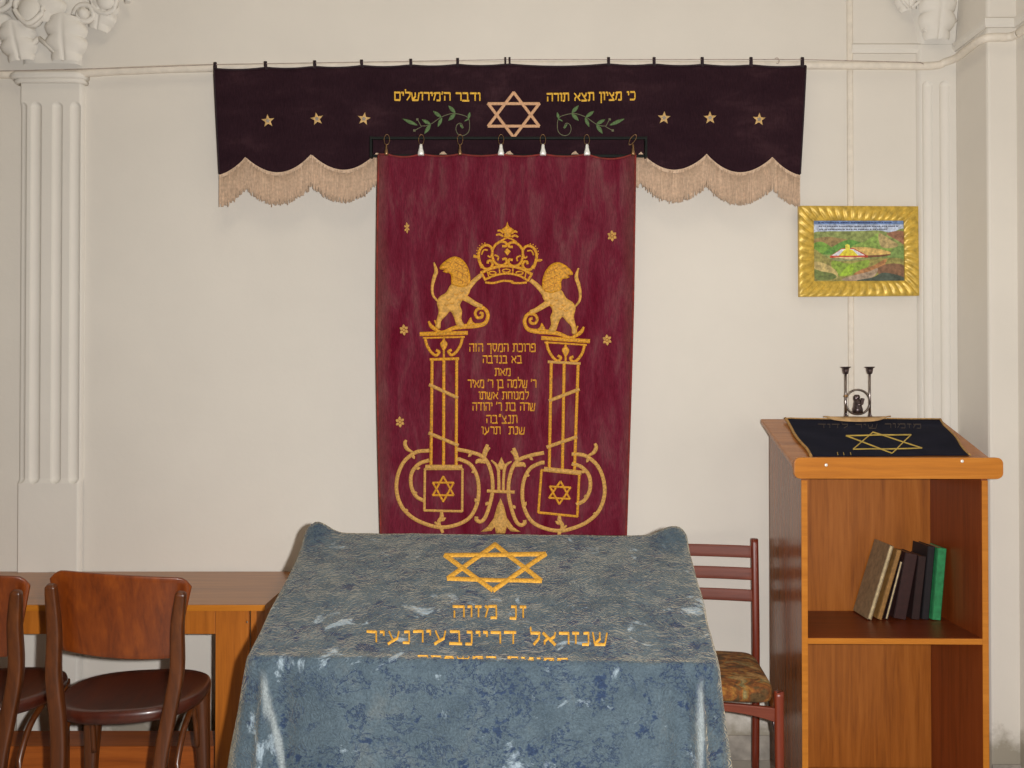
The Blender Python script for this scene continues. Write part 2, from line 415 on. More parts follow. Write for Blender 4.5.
# ------------------------------------------------------------------ embroidery
class Emb:
    """raised stitching: 2-D shapes (photo-plane units) laid on a cloth through map(u, v) -> (point, normal)"""
    def __init__(s, fmap): s.map = fmap; s.mb = MB()
    def at(s, u, v, h):
        p, n = s.map(u, v); return p + n * h
    def stroke(s, pts, w, h=.004, smooth=True, closed=False, mi=0, n=5):
        pts = [Vector((p[0], p[1])) for p in pts]
        N0 = len(pts)
        ws = list(w) if isinstance(w, (list, tuple)) else [w] * N0
        if smooth and N0 > 2:
            q = smooth_path([(p.x, p.y, k) for p, k in zip(pts, ws)], n, closed)
            pts = [Vector((k[0], k[1])) for k in q]; ws = [k[2] for k in q]
        elif closed is False:
            # cut long straight strokes so that they follow the cloth
            np_, nw = [], []
            for i in range(len(pts) - 1):
                for k in range(4):
                    np_.append(pts[i].lerp(pts[i + 1], k / 4)); nw.append(ws[i] + (ws[i + 1] - ws[i]) * k / 4)
            np_.append(pts[-1]); nw.append(ws[-1]); pts, ws = np_, nw
        N = len(pts); rows = []
        for i in range(N):
            a = pts[(i - 1) % N] if closed or i > 0 else None
            b = pts[(i + 1) % N] if closed or i < N - 1 else None
            p = pts[i]
            t1 = (p - a).normalized() if a is not None and (p - a).length > 1e-9 else None
            t2 = (b - p).normalized() if b is not None and (b - p).length > 1e-9 else None
            t = (t1 or t2) + (t2 or t1)
            if t.length < .2: t = t1
            t.normalize()
            nrm = Vector((-t.y, t.x))
            k = 1.0
            if t1 is not None: k = min(1.6, 1 / max(.3, abs(nrm.dot(Vector((-t1.y, t1.x))))))
            e = nrm * (ws[i] / 2 * k)
            if not closed and i == 0: p = p - t * ws[i] * .12
            if not closed and i == N - 1: p = p + t * ws[i] * .12
            rows.append([s.at(*(p + e), .0003), s.at(*(p + e * .72), h * .8), s.at(*p, h), s.at(*(p - e * .72), h * .8), s.at(*(p - e), .0003)])
        if closed: rows.append(rows[0])
        s.mb.loft(rows, False, False, False, mi, True)
    def line(s, a, b, w, h=.004, mi=0): s.stroke([a, b], w, h, False, False, mi)
    def fill(s, poly, h=.005, mi=0, smooth=True, n=4, step=None):
        pts = [(p[0], p[1]) for p in poly]
        if smooth: pts = [(q[0], q[1]) for q in smooth_path([(a, b, 0) for a, b in pts], n, True)]
        bm = bmesh.new()
        vs = [bm.verts.new((a, b, 0)) for a, b in pts]
        try: bm.faces.new(vs).normal_update()
        except Exception: bm.free(); return
        bmesh.ops.triangulate(bm, faces=bm.faces)
        xs = [p[0] for p in pts]; size = max(xs) - min(xs)
        mx = step or max(size / 5, 1e-6)
        for _ in range(3):
            ed = [e for e in bm.edges if e.calc_length() > mx]
            if not ed: break
            bmesh.ops.subdivide_edges(bm, edges=ed, cuts=1)
            bmesh.ops.triangulate(bm, faces=bm.faces)
        bm.verts.index_update()
        V = [s.at(v.co.x, v.co.y, h * (.75 if v.is_boundary else 1)) for v in bm.verts]
        s.mb.add(V, [tuple(v.index for v in f.verts) for f in bm.faces], mi, True)
        for e in bm.edges:
            if e.is_boundary:
                a, b = e.verts
                s.mb.add([V[a.index], V[b.index], s.at(b.co.x, b.co.y, 0), s.at(a.co.x, a.co.y, 0)], [(0, 1, 2, 3)], mi)
        bm.free()
    def ring(s, c, rx, ry, w, h=.004, mi=0, n=10):
        s.stroke([(c[0] + rx * cos(2 * pi * k / n), c[1] + ry * sin(2 * pi * k / n)) for k in range(n)], w, h, True, True, mi, 3)
    def hexagram(s, c, rx, ry, w, h=.004, mi=0, tilt=0):
        for a0 in (90, 270):
            q = []
            for k in range(3):
                a = radians(a0 + 120 * k + tilt); q.append((c[0] + rx * cos(a), c[1] - ry * sin(a)))
            for k in range(3): s.line(q[k], q[(k + 1) % 3], w, h + (.0006 if a0 > 100 else 0), mi)
    def star(s, c, r, k=5, inner=.42, h=.004, tilt=0, mi=0):
        q = []
        for i in range(2 * k):
            a = radians(90 + 180 * i / k + tilt); rr = r if i % 2 == 0 else r * inner
            q.append((c[0] + rr * cos(a), c[1] - rr * sin(a)))
        s.fill(q, h, mi, False)
    def leaf(s, a, b, w, h=.004, mi=0):
        a = Vector(a); b = Vector(b); d = b - a; n = Vector((-d.y, d.x)).normalized() * w / 2
        s.fill([a, a + d * .25 + n * .8, a + d * .55 + n, a + d * .85 + n * .45, b, a + d * .85 - n * .45, a + d * .55 - n, a + d * .25 - n * .8], h, mi, True, 2)

# square Hebrew letters as strokes in a unit-high box (y up), with their advance
GL = {
 'א': (.85, [[(0, 1), (.85, 0)], [(.82, 1), (.76, .7), (.5, .48)], [(.1, 0), (.08, .3), (.34, .62)]]),
 'ב': (.85, [[(.05, 1), (.66, 1), (.68, 0)], [(0, 0), (.85, 0)]]),
 'ג': (.5, [[(.1, 1), (.38, 1), (.38, .3), (.5, 0)], [(0, 0), (.36, .28)]]),
 'ד': (.8, [[(0, 1), (.8, 1)], [(.62, 1), (.62, 0)]]),
 'ה': (.8, [[(0, 1), (.78, 1), (.78, 0)], [(.1, .6), (.1, 0)]]),
 'ו': (.28, [[(0, 1), (.26, 1), (.26, 0)]]),
 'ז': (.42, [[(0, 1), (.42, .98)], [(.22, 1), (.22, 0)]]),
 'ח': (.8, [[(0, 1), (.78, 1), (.78, 0)], [(.1, 1), (.1, 0)]]),
 'י': (.26, [[(0, 1), (.25, 1), (.23, .58)]]),
 'כ': (.72, [[(.05, 1), (.6, 1), (.7, .8), (.7, .2), (.6, 0), (0, 0)]]),
 'ך': (.7, [[(0, 1), (.7, 1)], [(.66, 1), (.66, -.35)]]),
 'ל': (.7, [[(.08, 1.42), (.1, 1), (.7, 1), (.64, .55), (.28, 0)]]),
 'מ': (.85, [[(.02, 0), (.22, .85)], [(.05, 1), (.26, .8)], [(.24, .98), (.8, 1), (.82, 0), (.42, 0)]]),
 'ם': (.8, [[(.06, 1), (.78, 1), (.78, 0), (.12, 0), (.12, .98)]]),
 'נ': (.46, [[(.1, 1), (.42, 1), (.42, 0), (0, 0)]]),
 'ן': (.28, [[(0, 1), (.26, 1), (.26, -.38)]]),
 'ס': (.8, [[(0, 1), (.78, 1), (.74, .4), (.42, 0), (.14, .4), (.1, .98)]]),
 'ע': (.8, [[(.76, 1), (.66, .4), (0, -.1)], [(.1, 1), (.36, .25)]]),
 'פ': (.78, [[(.32, .5), (.08, .55), (.08, 1), (.7, 1), (.72, 0), (0, 0)]]),
 'צ': (.75, [[(.02, 1), (.66, .06)], [(.68, 1), (.62, .7), (.38, .5)], [(0, 0), (.74, 0)]]),
 'ר': (.66, [[(0, 1), (.64, .98), (.64, 0)]]),
 'ש': (.98, [[(0, 1), (.14, 0), (.84, 0), (.97, 1)], [(.18, .1), (.48, .48), (.48, 1)]]),
 'ת': (.85, [[(0, 1), (.8, 1), (.82, 0)], [(.24, 1), (.22, .05), (0, 0)]]),
 "'": (.14, [[(.12, 1.15), (.04, .8)]]),
 '"': (.3, [[(.12, 1.2), (.04, .85)], [(.3, 1.2), (.22, .85)]]),
 ' ': (.42, []),
}
def hebrew(fmap, mats, parent, text, x0, x1, ytop, ybot, w, h=.004, slope=0, gap=.2):
    """right-to-left line fitted between x0 (left) and x1 (right), one mesh part per word; y grows downward as in the photo"""
    adv = sum(GL[c][0] for c in text) + gap * (len(text) - 1)
    sx = (x1 - x0) / adv; hh = ybot - ytop; x = x1
    em = Emb(fmap)
    for c in text + ' ':
        wd, strokes = GL[c]
        left = x - wd * sx
        for st in strokes:
            q = [(left + a * sx, ybot - b * hh + slope * (left + a * sx - (x0 + x1) / 2)) for a, b in st]
            k = [w * (.78 if abs(q[i][0] - q[i - 1][0]) < abs(q[i][1] - q[i - 1][1]) * .8 else 1.12) for i in range(1, len(q))]
            for i in range(len(q) - 1): em.line(q[i], q[i + 1], k[i], h)
        if c == ' ' and em.mb.v:
            build('lettering', em.mb, mats, parent); em = Emb(fmap)
        x = left - gap * sx

# ================================================================== THE ROOM
XR = 1.92            # inner corner beside the pier
PY = -.27            # front face of the pier
XP = 2.036           # right edge of the pier, plane of the side wall
XL = -4.6
ZT = 5.2
YB = -11.0
FZ = -.10             # floor level
mb = MB(); mb.box(((XL + XP) / 2, YB / 2, FZ - .05), (XP - XL + .6, -YB + .6, .1)); struct('floor', mb, 'floor')
mb = MB(); mb.box(((XL + XP) / 2, YB / 2, ZT + .05), (XP - XL + .6, -YB + .6, .1)); struct('ceiling', mb, 'ceil')
mb = MB(); mb.box(((XL + XP) / 2, .06, (ZT + FZ) / 2), (XP - XL + .6, .12, ZT - FZ)); struct('wall_back', mb, 'wall')
mb = MB(); mb.box((XL - .06, YB / 2, (ZT + FZ) / 2), (.12, -YB, ZT - FZ)); struct('wall_left', mb, 'wall')
mb = MB(); mb.box((XP - .06 + .6, (YB + PY) / 2 + .0, (ZT + FZ) / 2), (1.2, -YB + PY, ZT - FZ)); o = struct('wall_right', mb, 'wall')
o.location.x = .06 + 0.0
mb = MB(); mb.box((XR + .5, PY / 2, (ZT + FZ) / 2), (1.0, -PY, ZT - FZ)); struct('wall_pier', mb, 'wall', bev=.012)
mb = MB(); mb.box(((XL + XP) / 2, YB - .06, (ZT + FZ) / 2), (XP - XL + .6, .12, ZT - FZ)); struct('wall_front', mb, 'wall')

mb = MB(); mb.box(((XL + XR) / 2, -.006, (FZ + .006) / 2), (XR - XL, .011, .006 - FZ)); struct('baseboard_back', mb, 'base', bev=.003)
mb = MB(); mb.box((XR + (XP - XR) / 2, PY - .006, (FZ - .006) / 2), (XP - XR - .001, .011, -.006 - FZ)); struct('baseboard_right', mb, 'base', bev=.003)
def px_x(px, y=0): return P(px, 393, y).x
def px_z(py, y=0): return P(512, py, y).z

# ---- fluted pilasters with acanthus capitals
def pilaster(name, pxl, pxr, flutes, ptop, pbot, base_l, xlim=None):
    xl, xr = px_x(pxl), px_x(pxr)
    z0, z1 = FZ, px_z(76 if xlim is None else 47)
    zt, zb = px_z(ptop), px_z(pbot)
    fl = [(px_x(c), .021) for c in flutes]
    mb = MB()
    dep = .026
    nx, nzv = 90, 150
    def rowz(v):
        # dense rows near the flute ends
        ks = [(0, z0), (.1, zb - .06), (.4, zb + .06), (.6, zt - .06), (.9, zt + .06), (1, z1)]
        for (a, p), (b, q) in zip(ks, ks[1:]):
            if v <= b: return p + (q - p) * (v - a) / (b - a)
        return z1
    def fn(u, v):
        x = xl + (xr - xl) * u; z = rowz(v)
        e = min(u, 1 - u) * (xr - xl)
        d = dep * min(1, (e / .012)) ** .5
        if z < zb: d += .006 * min(1, (zb - z) / .02)
        for c, r in fl:
            dx = x - c
            dz = max(0, z - zt, zb - z)
            q = dx * dx + dz * dz
            if q < r * r: d -= .013 * (1 - q / (r * r)) ** .5 * min(1, d / dep)
        return Vector((x, -d, z))
    mb.grid(fn, nx, nzv)
    o = struct(name, mb, 'relief')
    # neck rings
    nb = MB()
    for py, r, out in ((79, .016, .05), (84, .011, .043)) if xlim is None else ():
        z = px_z(py); w0, w1 = xl - (.02 if r > .012 else .008), xr + (.006 if xlim is None else 0)
        nb.tube([(w0, -.002, z), (w0 + .004, -out * .8, z), (w0 + .03, -out, z), (w1 - .03, -out, z), (w1 - .004, -out * .8, z), (w1, -.002, z)], r, 8)
    if nb.v: build('neck_ring', nb, 'relief', o)
    return o

def acanthus(mb, c, w, h, depth=.045, y=0, tilt=0, lobes=3, curl=.03):
    """a lobed leaf, its tip curling off the bell; c is its foot"""
    n = 16; cols = 12
    def fn(u, v):
        t = v
        env = (.55 + .55 * sin(pi * min(1, t * .9 + .05)) ** .8) if t < .8 else 1.07 * max(0, 1 - ((t - .8) / .2) ** 2) ** .5
        lob = .80 + .20 * abs(cos(t * pi * lobes)) ** .6
        half = w / 2 * env * (lob if t < .85 else .85)
        s = (u - .5) * 2
        x = s * half
        z = h * (t - .10 * max(0, t - .8) * 5)
        d = depth * max(0, 1 - abs(s) ** 2.4) ** .6 * (.6 + .4 * sin(pi * min(1, t))) + curl * t * t
        d -= .010 * exp(-(s / .09) ** 2) * (1 - t)
        d += .005 * cos(t * pi * 2 * lobes) * s * s
        if abs(s) > .98: d = min(d, .004 + .4 * curl * t * t)
        xr = x * cos(tilt) - z * sin(tilt); zr = x * sin(tilt) + z * cos(tilt)
        return Vector((c[0] + xr, y - d, c[1] + zr))
    mb.grid(fn, cols * 2, n * 3)

def volute(mb, c, r, y, turn=1, n=26, w=.014):
    pts = []
    for k in range(n):
        a = turn * (k / n * 2.6 * 2 * pi * .62) + (0 if turn > 0 else pi); q = r * (1 - .8 * k / n)
        pts.append((c[0] + q * cos(a), y - .035 - .03 * k / n, c[1] + q * sin(a)))
    mb.tube(pts, [w * (1 - .45 * k / n) for k in range(n)], 8)
    mb.ellipsoid((c[0], y - .05, c[1]), (r * .5, .03, r * .5))

pl = pilaster('trim_1', 20, 84, (23.5, 38, 59, 77), 109, 478, 20)
cb = MB()
cx = px_x(47)
# bell of the capital
def bell(u, v):
    t = v; x0 = px_x(22) - .10 * t ** 2; x1 = px_x(80) + .10 * t ** 2
    s = (u - .5) * 2
    return Vector((x0 + (x1 - x0) * u, -(.030 + .05 * t) * (max(0, 1 - abs(s) ** 6)) ** .5, px_z(66) + t * .42))
cb.grid(bell, 30, 16)
acanthus(cb, (px_x(26), px_z(66)), .15, .18, .04, -.045, .12)
acanthus(cb, (px_x(70), px_z(66)), .17, .21, .045, -.045, -.04)
acanthus(cb, (px_x(5), px_z(50)), .13, .17, .035, -.02, .25)
acanthus(cb, (px_x(100), px_z(34)), .12, .17, .04, -.03, -.3)
acanthus(cb, (px_x(48), px_z(30)), .20, .2, .045, -.06, 0)
for a, b in (((45, 44), (23, 64)), ((45, 44), (69, 64))):
    cb.tube([(px_x(a[0]), -.062, px_z(a[1])), (px_x((a[0] + b[0]) / 2), -.064, px_z((a[1] + b[1]) / 2)), (px_x(b[0]), -.055, px_z(b[1]))], .011, 8)
# hanging tear-shaped bud between the leaves
cb.ellipsoid((px_x(40), -.085, px_z(21)), (.055, .035, .07))
cb.tube(smooth_path([(px_x(28), -.09, px_z(4)), (px_x(26), -.10, px_z(20)), (px_x(40), -.11, px_z(34)), (px_x(53), -.10, px_z(20)), (px_x(46), -.09, px_z(2))], 6), .011, 8)
volute(cb, (px_x(112), px_z(8)), .085, -.02, 1)
volute(cb, (px_x(90), px_z(21)), .05, -.02, -1)
volute(cb, (px_x(4), px_z(6)), .08, -.02, -1)
cb.ellipsoid((px_x(58), -.10, px_z(2)), (.05, .03, .04))
build('capital', cb, 'relief', pl)

pr = pilaster('trim_2', 917, 957.5, (926, 943), 88, 700, 917, xlim=1)
cb = MB()
xr_ = XR - .002
def bell2(u, v):
    x0 = px_x(920) - .09 * v * v; return Vector((x0 + (xr_ - x0) * u, -(.012 + .05 * v) * min(1, u * 8) ** .5, px_z(52) + v * .30))
cb.grid(bell2, 20, 12)
acanthus(cb, (px_x(933), px_z(45)), .15, .23, .045, -.045, 0)
acanthus(cb, (px_x(908), px_z(14)), .1, .14, .04, -.02, .2)
for a, b in (((905, 13), (895, 2)), ((908, 13), (921, 3)), ((941, 36), (952, 25)), ((928, 42), (919, 34))):
    cb.tube([(px_x(a[0]), -.05, px_z(a[1])), (px_x(b[0]), -.055, px_z(b[1]))], .007, 6)
build('capital', cb, 'relief', pr)

# ---- ledge moulding on the right end of the back wall, running on round the pier
mb = MB()
prof = [(0, -.022), (.012, -.022), (.02, -.008), (.02, .012), (.006, .022), (0, .022)]   # (out, up)
zc = px_z(49)
path = [((px_x(852), 0), (0, -1)), ((XR, 0), (-.7071, -.7071)), ((XR, PY), (-.7071, -.7071)), ((XP + .0, PY), (-.7071, -.7071)), ((XP, -1.6), (-1, 0))]
rings = []
for (x, y), (ox, oy) in path:
    k = 1.414 if abs(ox) < .99 and abs(oy) < .99 else 1
    rings.append([Vector((x + ox * a * k, y + oy * a * k, zc + b)) for a, b in prof])
mb.loft(rings, smooth=False)
struct('trim_3', mb, 'relief')

# ---- vertical cable conduit behind the painting
mb = MB()
x0, x1 = px_x(848), px_x(853.5)
mb.prism([(x0, -.0005), (x0, -.010), (x0 + .005, -.014), (x1 - .005, -.014), (x1, -.010), (x1, -.0005)], 'z', .02, ZT - .02)
tag(build('cable_conduit', mb, 'pipe'), 'thin white vertical cable conduit on the wall running behind the gold framed painting', 'conduit')

# ---- white pipe along the wall, bending round the pier
zp = px_z(66)
pts = [(XL + .02, -.036, px_z(75))]
for px, py in ((0, 74.5), (120, 71), (215, 68), (512, 65), (848, 65.5), (930, 66)):
    pts.append((px_x(px, -.036), -.036, px_z(py, -.036)))
pts += [(XR - .06, -.045, zp), (XR - .035, -.10, zp), (XR - .036, -.20, zp), (XR - .034, -.27, zp), (XR - .012, -.305, zp), (XR + .04, -.31, zp), (XP - .06, -.31, zp), (XP - .036, -.34, zp), (XP - .036, -.5, zp), (XP - .036, -1.6, zp)]
mb = MB(); mb.tube(smooth_path(pts, 5), .0165, 12)
tag(build('wall_pipe', mb, 'pipe'), 'long white painted pipe running across the wall above the dark valance and round the corner', 'pipe')

# ---- taut wire that carries the valance
YW = -.078
def wire_z(x):
    # straight runs from loop to loop
    kn = [(0, 71), (120, 68), (215, 64.5), (510, 59.5), (803, 59.5), (925, 62.5)]
    px = 512 + x * F / (D0 + YW)
    for (a, p), (b, q) in zip(kn, kn[1:]):
        if px <= b or b == 925: return px_z(p + (q - p) * (px - a) / (b - a), YW)
mb = MB()
wp = [(XL + .01, YW, wire_z(px_x(0, YW)))] + [(px_x(p, YW), YW, wire_z(px_x(p, YW))) for p in (0, 120, 215, 362, 510, 655, 803, 870, 922)] + [(px_x(926, -.05), -.046, px_z(64, -.05))]
mb.tube(wp, .0017, 6)
tag(build('hanging_wire', mb, 'wire'), 'thin taut wire stretched along the wall, the dark valance hangs from it', 'wire')

# ================================================================== VALANCE
val = thing('valance', 'dark plum velvet valance with gold lettering, star and scalloped beige fringe hanging on the wall', 'valance', (0, YW, px_z(64, YW)))
V0 = Vector(val.location)
LOOPS = [215.5, 266, 314, 362.5, 410.5, 457.5, 507.5, 609, 654.7, 703, 752, 803.5]
def val_top(px):
    base = 66.5 + (63.5 - 66.5) * (px - 214) / 591
    sag = 0
    for a, b in zip(LOOPS, LOOPS[1:]):
        if a <= px <= b:
            t = (px - a) / (b - a); sag = (1.6 if b - a < 70 else 2.6) * 4 * t * (1 - t)
    arch = -3.2 * (1 - ((px - 510) / 296) ** 2)
    return base + sag + arch + 2.0
PEAKS = [245, 310, 377, 443, 509, 575, 641, 704.5, 770]
def val_bot(px):
    px = 219.5 + (px - 214) / 592 * 580.5
    x = (px - 509) / 65.6
    edge = abs(px - 509) / 295
    pk = 151 + 8.5 * edge ** 2
    return pk + 17.5 * abs(sin(pi * x)) ** .82
def val_y(px, py):
    q = (px - 214) / 591
    y = .003 * sin(px * .045 + .02 * py) + .0022 * sin(px * .11 + 1.3 - py * .03)
    k = (py - 65) / 110
    y += -.004 * k + .006 * noise.noise(Vector((px * .012, py * .02, 3.3)))
    return YW + y
def val_map(px, py):
    p = P(px, py, val_y(px, py)); return p - V0, Vector((0, -1, 0))
def val_l(py): return 214 + 5.5 * ((py - 65) / 112) ** 1.1
def val_r(py): return 806 - 6 * max(0, (py - 63) / 113) ** 1.1
mb = MB()
def fn(u, v):
    pxa = 214 + 592 * u; t = val_top(pxa); b = val_bot(pxa)
    py = t + (b - t) * v
    px = val_l(max(65, py)) + (val_r(max(63, py)) - val_l(max(65, py))) * u
    return val_map(px, py)[0]
mb.grid(fn, 300, 24)
vcloth = build('velvet_panel', mb, 'plum', val, solid=.003)
# top and side binding
mb = MB()
mb.tube([val_map(214 + 592 * k / 80, val_top(214 + 592 * k / 80) + .4)[0] for k in range(81)], .0045, 6)
for sgn in (0, 1):
    mb.tube([val_map((val_r if sgn else val_l)(66 + 108 * k / 20) , 66 + 108 * k / 20)[0] for k in range(21)], .004, 6)
build('binding', mb, 'plum_hem', val)
for i, lp in enumerate(LOOPS):
    mb = MB()
    z1 = wire_z(px_x(lp, YW)) + .007
    zb_ = P(lp, val_top(lp) + 3, YW).z
    x = px_x(lp, YW); w = .011 if i != 6 else .008
    tl = .006 if i in (0, 1, 3) else 0
    for s in ((0,) if i != 6 else (-.009, .009)):
        ring = [(-.006, zb_), (-.009, (z1 + zb_) / 2), (-.006, z1 - .001), (0, z1 + .003), (.006, z1 - .001), (.009, (z1 + zb_) / 2), (.006, zb_)]
        rows = [[Vector((x + s + sx * w - tl * (1 if zz > zb_ + .01 else 0), YW + yy * .8, zz)) - V0 for sx in (-.5, .5)] for yy, zz in ring]
        mb.loft(rows, False, False, False, 0, True)
    build('hanging_loop', mb, 'plum_hem', val, solid=.002)
mb = MB()   # wire hook between the last loops
xk = px_x(778, YW); zk = wire_z(xk)
mb.tube(smooth_path([(xk - .008, YW, zk + .004), (xk, YW - .003, zk + .006), (xk + .009, YW - .003, zk - .004), (xk + .004, YW - .003, zk - .018), (xk - .004, YW - .003, zk - .016)], 5), .0016, 6)
mb.v = [tuple(Vector(v) - V0) for v in mb.v]
build('hook', mb, 'wire', val)
# fringe: header tape + single strands
mb = MB()
def bot_px(u):
    pxa = 214 + 592 * u; b = val_bot(pxa)
    return val_l(b) + (val_r(b) - val_l(b)) * u, b
rows = []
for k in range(241):
    px, b = bot_px(k / 240)
    rows.append([val_map(px, b - 1.2)[0] + Vector((0, -.0035, 0)), val_map(px, b + .6)[0] + Vector((0, -.0045, 0)), val_map(px, b + 2.2)[0] + Vector((0, -.003, 0))])
mb.loft(rows, False, False, False)
random.seed(3)
NS = 900
for k in range(NS):
    u = (k + .5) / NS; px, b = bot_px(u)
    if random.random() < .02: continue
    L = 31 + random.uniform(-1.3, 1.3) + (2.2 if random.random() < .06 else 0)
    dx = random.uniform(-.6, .6); wob = random.uniform(-.4, .4)
    pts = [(px, b), (px + wob, b + L * .4), (px + dx * .5 - wob, b + L * .75), (px + dx, b + L)]
    yo = random.uniform(-.005, .002)
    mb.tube([val_map(a, c)[0] + Vector((0, yo - .001, 0)) for a, c in pts], [.0014, .0018, .0018, .0021], 4)
# the denser inner row of threads behind
rows = []
for k in range(600):
    px, b = bot_px(k / 599)
    rows.append([val_map(px, b + t)[0] + Vector((0, .0015 * sin(k * 2.2), 0)) for t in (0, 9, 18, 27 + 1.6 * sin(k * 1.7))])
mb.loft(rows, False, False, False)
fr = build('fringe', mb, 'fringe', val); fr['kind'] = 'stuff'
# embroidery
em = Emb(val_map)
em.hexagram((513.7, 115), 29.5, 22.5, 3.3, .004)
build('hexagram', em.mb, 'star_pink', val)['label'] = 'pinkish beige six-pointed star'
hebrew(val_map, 'gold_y', val, 'כי מציון תצא תורה', 547, 635, 93, 100.5, 2.05, .003, slope=-.022)
hebrew(val_map, 'gold_y', val, "ודבר ה'מירושלים", 394, 480, 93, 100.5, 2.05, .003, slope=.01, gap=.17)
for sx_, sy_ in ((268, 121), (317, 119), (364, 119), (664, 118), (710, 118), (759, 119.5)):
    em = Emb(val_map); em.star((sx_, sy_), 6.8, 5, .42, .003, random.uniform(-12, 12)); em.star((sx_, sy_), 2.2, 5, .7, .0042, 0, 1)
    build('star', em.mb, ['star_tan', 'star_eye'], val)
def sprig(mirror):
    def q(x, y):
        a, b = 380 + x / 10.24, 80 + y / 10.24
        return (1027 - a if mirror else a), b
    em = Emb(val_map)
    W = .9
    em.stroke([q(425, 472), q(470, 470), q(525, 450), q(600, 398), q(640, 375), q(710, 350), q(775, 345), q(870, 368), q(908, 400), q(918, 460), q(908, 530), q(860, 568), q(805, 560), q(778, 510), q(790, 458), q(830, 445), q(855, 490)], W, .002, mi=1)
    for a, b in (((420, 472), (390, 415)), ((425, 478), (360, 515))): em.line(q(*a), q(*b), .9, .002, 1)
    for c in ((383, 405), (352, 518)): em.star(q(*c), 1.5, 4, .8, .003, 45, 1)
    for a, b, w in (((385, 465), (230, 398), 3.6), ((520, 455), (428, 405), 3.6), ((520, 455), (455, 552), 3.9), ((630, 385), (542, 318), 3.6), ((635, 385), (592, 482), 3.4), ((772, 340), (700, 262), 3.8), ((772, 345), (700, 418), 4.0), ((905, 400), (920, 330), 2.8), ((915, 395), (862, 425), 1.6), ((850, 500), (815, 450), 1.8)):
        em.leaf(q(*a), q(*b), w, .003)
    return em.mb
build('leaf_sprig', sprig(False), ['leaf', 'stem'], val)
build('leaf_sprig', sprig(True), ['leaf', 'stem'], val)

# ================================================================== CURTAIN ROD
YR = -.135
rod = thing('curtain_rod', 'dark steel rod frame over the lower edge of the plum valance carrying the red curtain', 'curtain rod', P(508, 138, YR))
R0 = Vector(rod.location)
mb = MB(); a, b = P(370, 138.2, YR), P(647, 138.2, YR)
mb.box((a + b) / 2 - R0, ((b - a).x, .014, .011)); build('top_bar', mb, 'rod', rod, bev=.003)
YR2 = -.118
mb = MB(); a, b = P(371, 156, YR2), P(646.5, 156, YR2)
mb.box((a + b) / 2 - R0, ((b - a).x, .012, .012)); build('lower_bar', mb, 'rod', rod, bev=.003)
for px in (371, 646):
    mb = MB(); a, b = P(px, 136.5, YR), P(px, 157.5, YR)
    mb.box(Vector((a.x, YR + .009, (a.z + b.z) / 2)) - R0, (.010, .03, a.z - b.z)); 
    build('bracket', mb, 'rod', rod, bev=.002)

# ================================================================== RED CURTAIN
YC = -.142
cur = thing('ark_curtain', 'worn crimson velvet curtain embroidered in gold with lions, crown and two columns', 'curtain', P(506, 155, YC))
K0 = Vector(cur.location)
CLIPS = [386.5, 421, 460, 501, 543, 587, 633]
def cur_top(px):
    xs = [379] + CLIPS + [635]
    for a, b in zip(xs, xs[1:]):
        if a <= px <= b:
            t = (px - a) / max(1e-6, (b - a)); d = {35: 4.6, 39: 2.2, 41: 2.0, 42: 2.4, 44: 2.5}.get(int(round(b - a)), 3.0 if b - a > 20 else .4)
            if b - a > 45: d = 5
            return 154.0 + d * 4 * t * (1 - t)
    return 154.0
def cur_y(px, py):
    k = max(0, 1 - (py - 153) / 130)
    y = 0
    for c in CLIPS:
        y -= .010 * exp(-((px - c) / 7) ** 2) * k ** 2
    y += .0045 * sin(px * .06 + .004 * py + .4) + .003 * noise.noise(Vector((px * .02, py * .006, 1.7)))
    y += .006 * k * sin((px - 380) * .16)
    e = min(px - 376, 636 - px)
    if e < 14: y += .007 * (1 - max(0, e) / 14) ** 2 * -1
    return YC + y
def cur_map(px, py): return P(px, py, cur_y(px, py)) - K0, Vector((0, -1, 0))
def cl(py): return 378.5 - 1.8 * sin(pi * min(1, (py - 153) / 380)) + 2.2 * max(0, (py - 330) / 200) ** 1.2
def cr(py): return 635.5 - 2.2 * min(1, (py - 153) / 150) - 7 * max(0, (py - 300) / 230) ** 1.1
mb = MB()
def fn(u, v):
    t = cur_top(378 + 257.5 * u); py = t + (578 - t) * v
    return cur_map(cl(py) + (cr(py) - cl(py)) * u, py)[0]
mb.grid(fn, 130, 120); build('velvet_cloth', mb, 'crimson', cur, solid=.003)
mb = MB()
mb.tube([cur_map(378.5 + 257 * k / 90, cur_top(378.5 + 257 * k / 90))[0] for k in range(91)], .0042, 6)
for f_ in (cl, cr): mb.tube([cur_map(f_(155 + 422 * k / 60), 155 + 422 * k / 60)[0] for k in range(61)], .0045, 6)
build('hem', mb, 'crimson_hem', cur)

def Z4(x, y): return (420 + x / 5.689, 215 + y / 5.689)
def Z2(x, y): return (370 + x / 3.493, 320 + y / 3.493)
def L4(pts): return [Z4(*p) for p in pts]
def L2(pts): return [Z2(*p) for p in pts]
s4 = 1.28 / 5.689; s2 = 1 / 3.493; K2 = 1.22 * s2
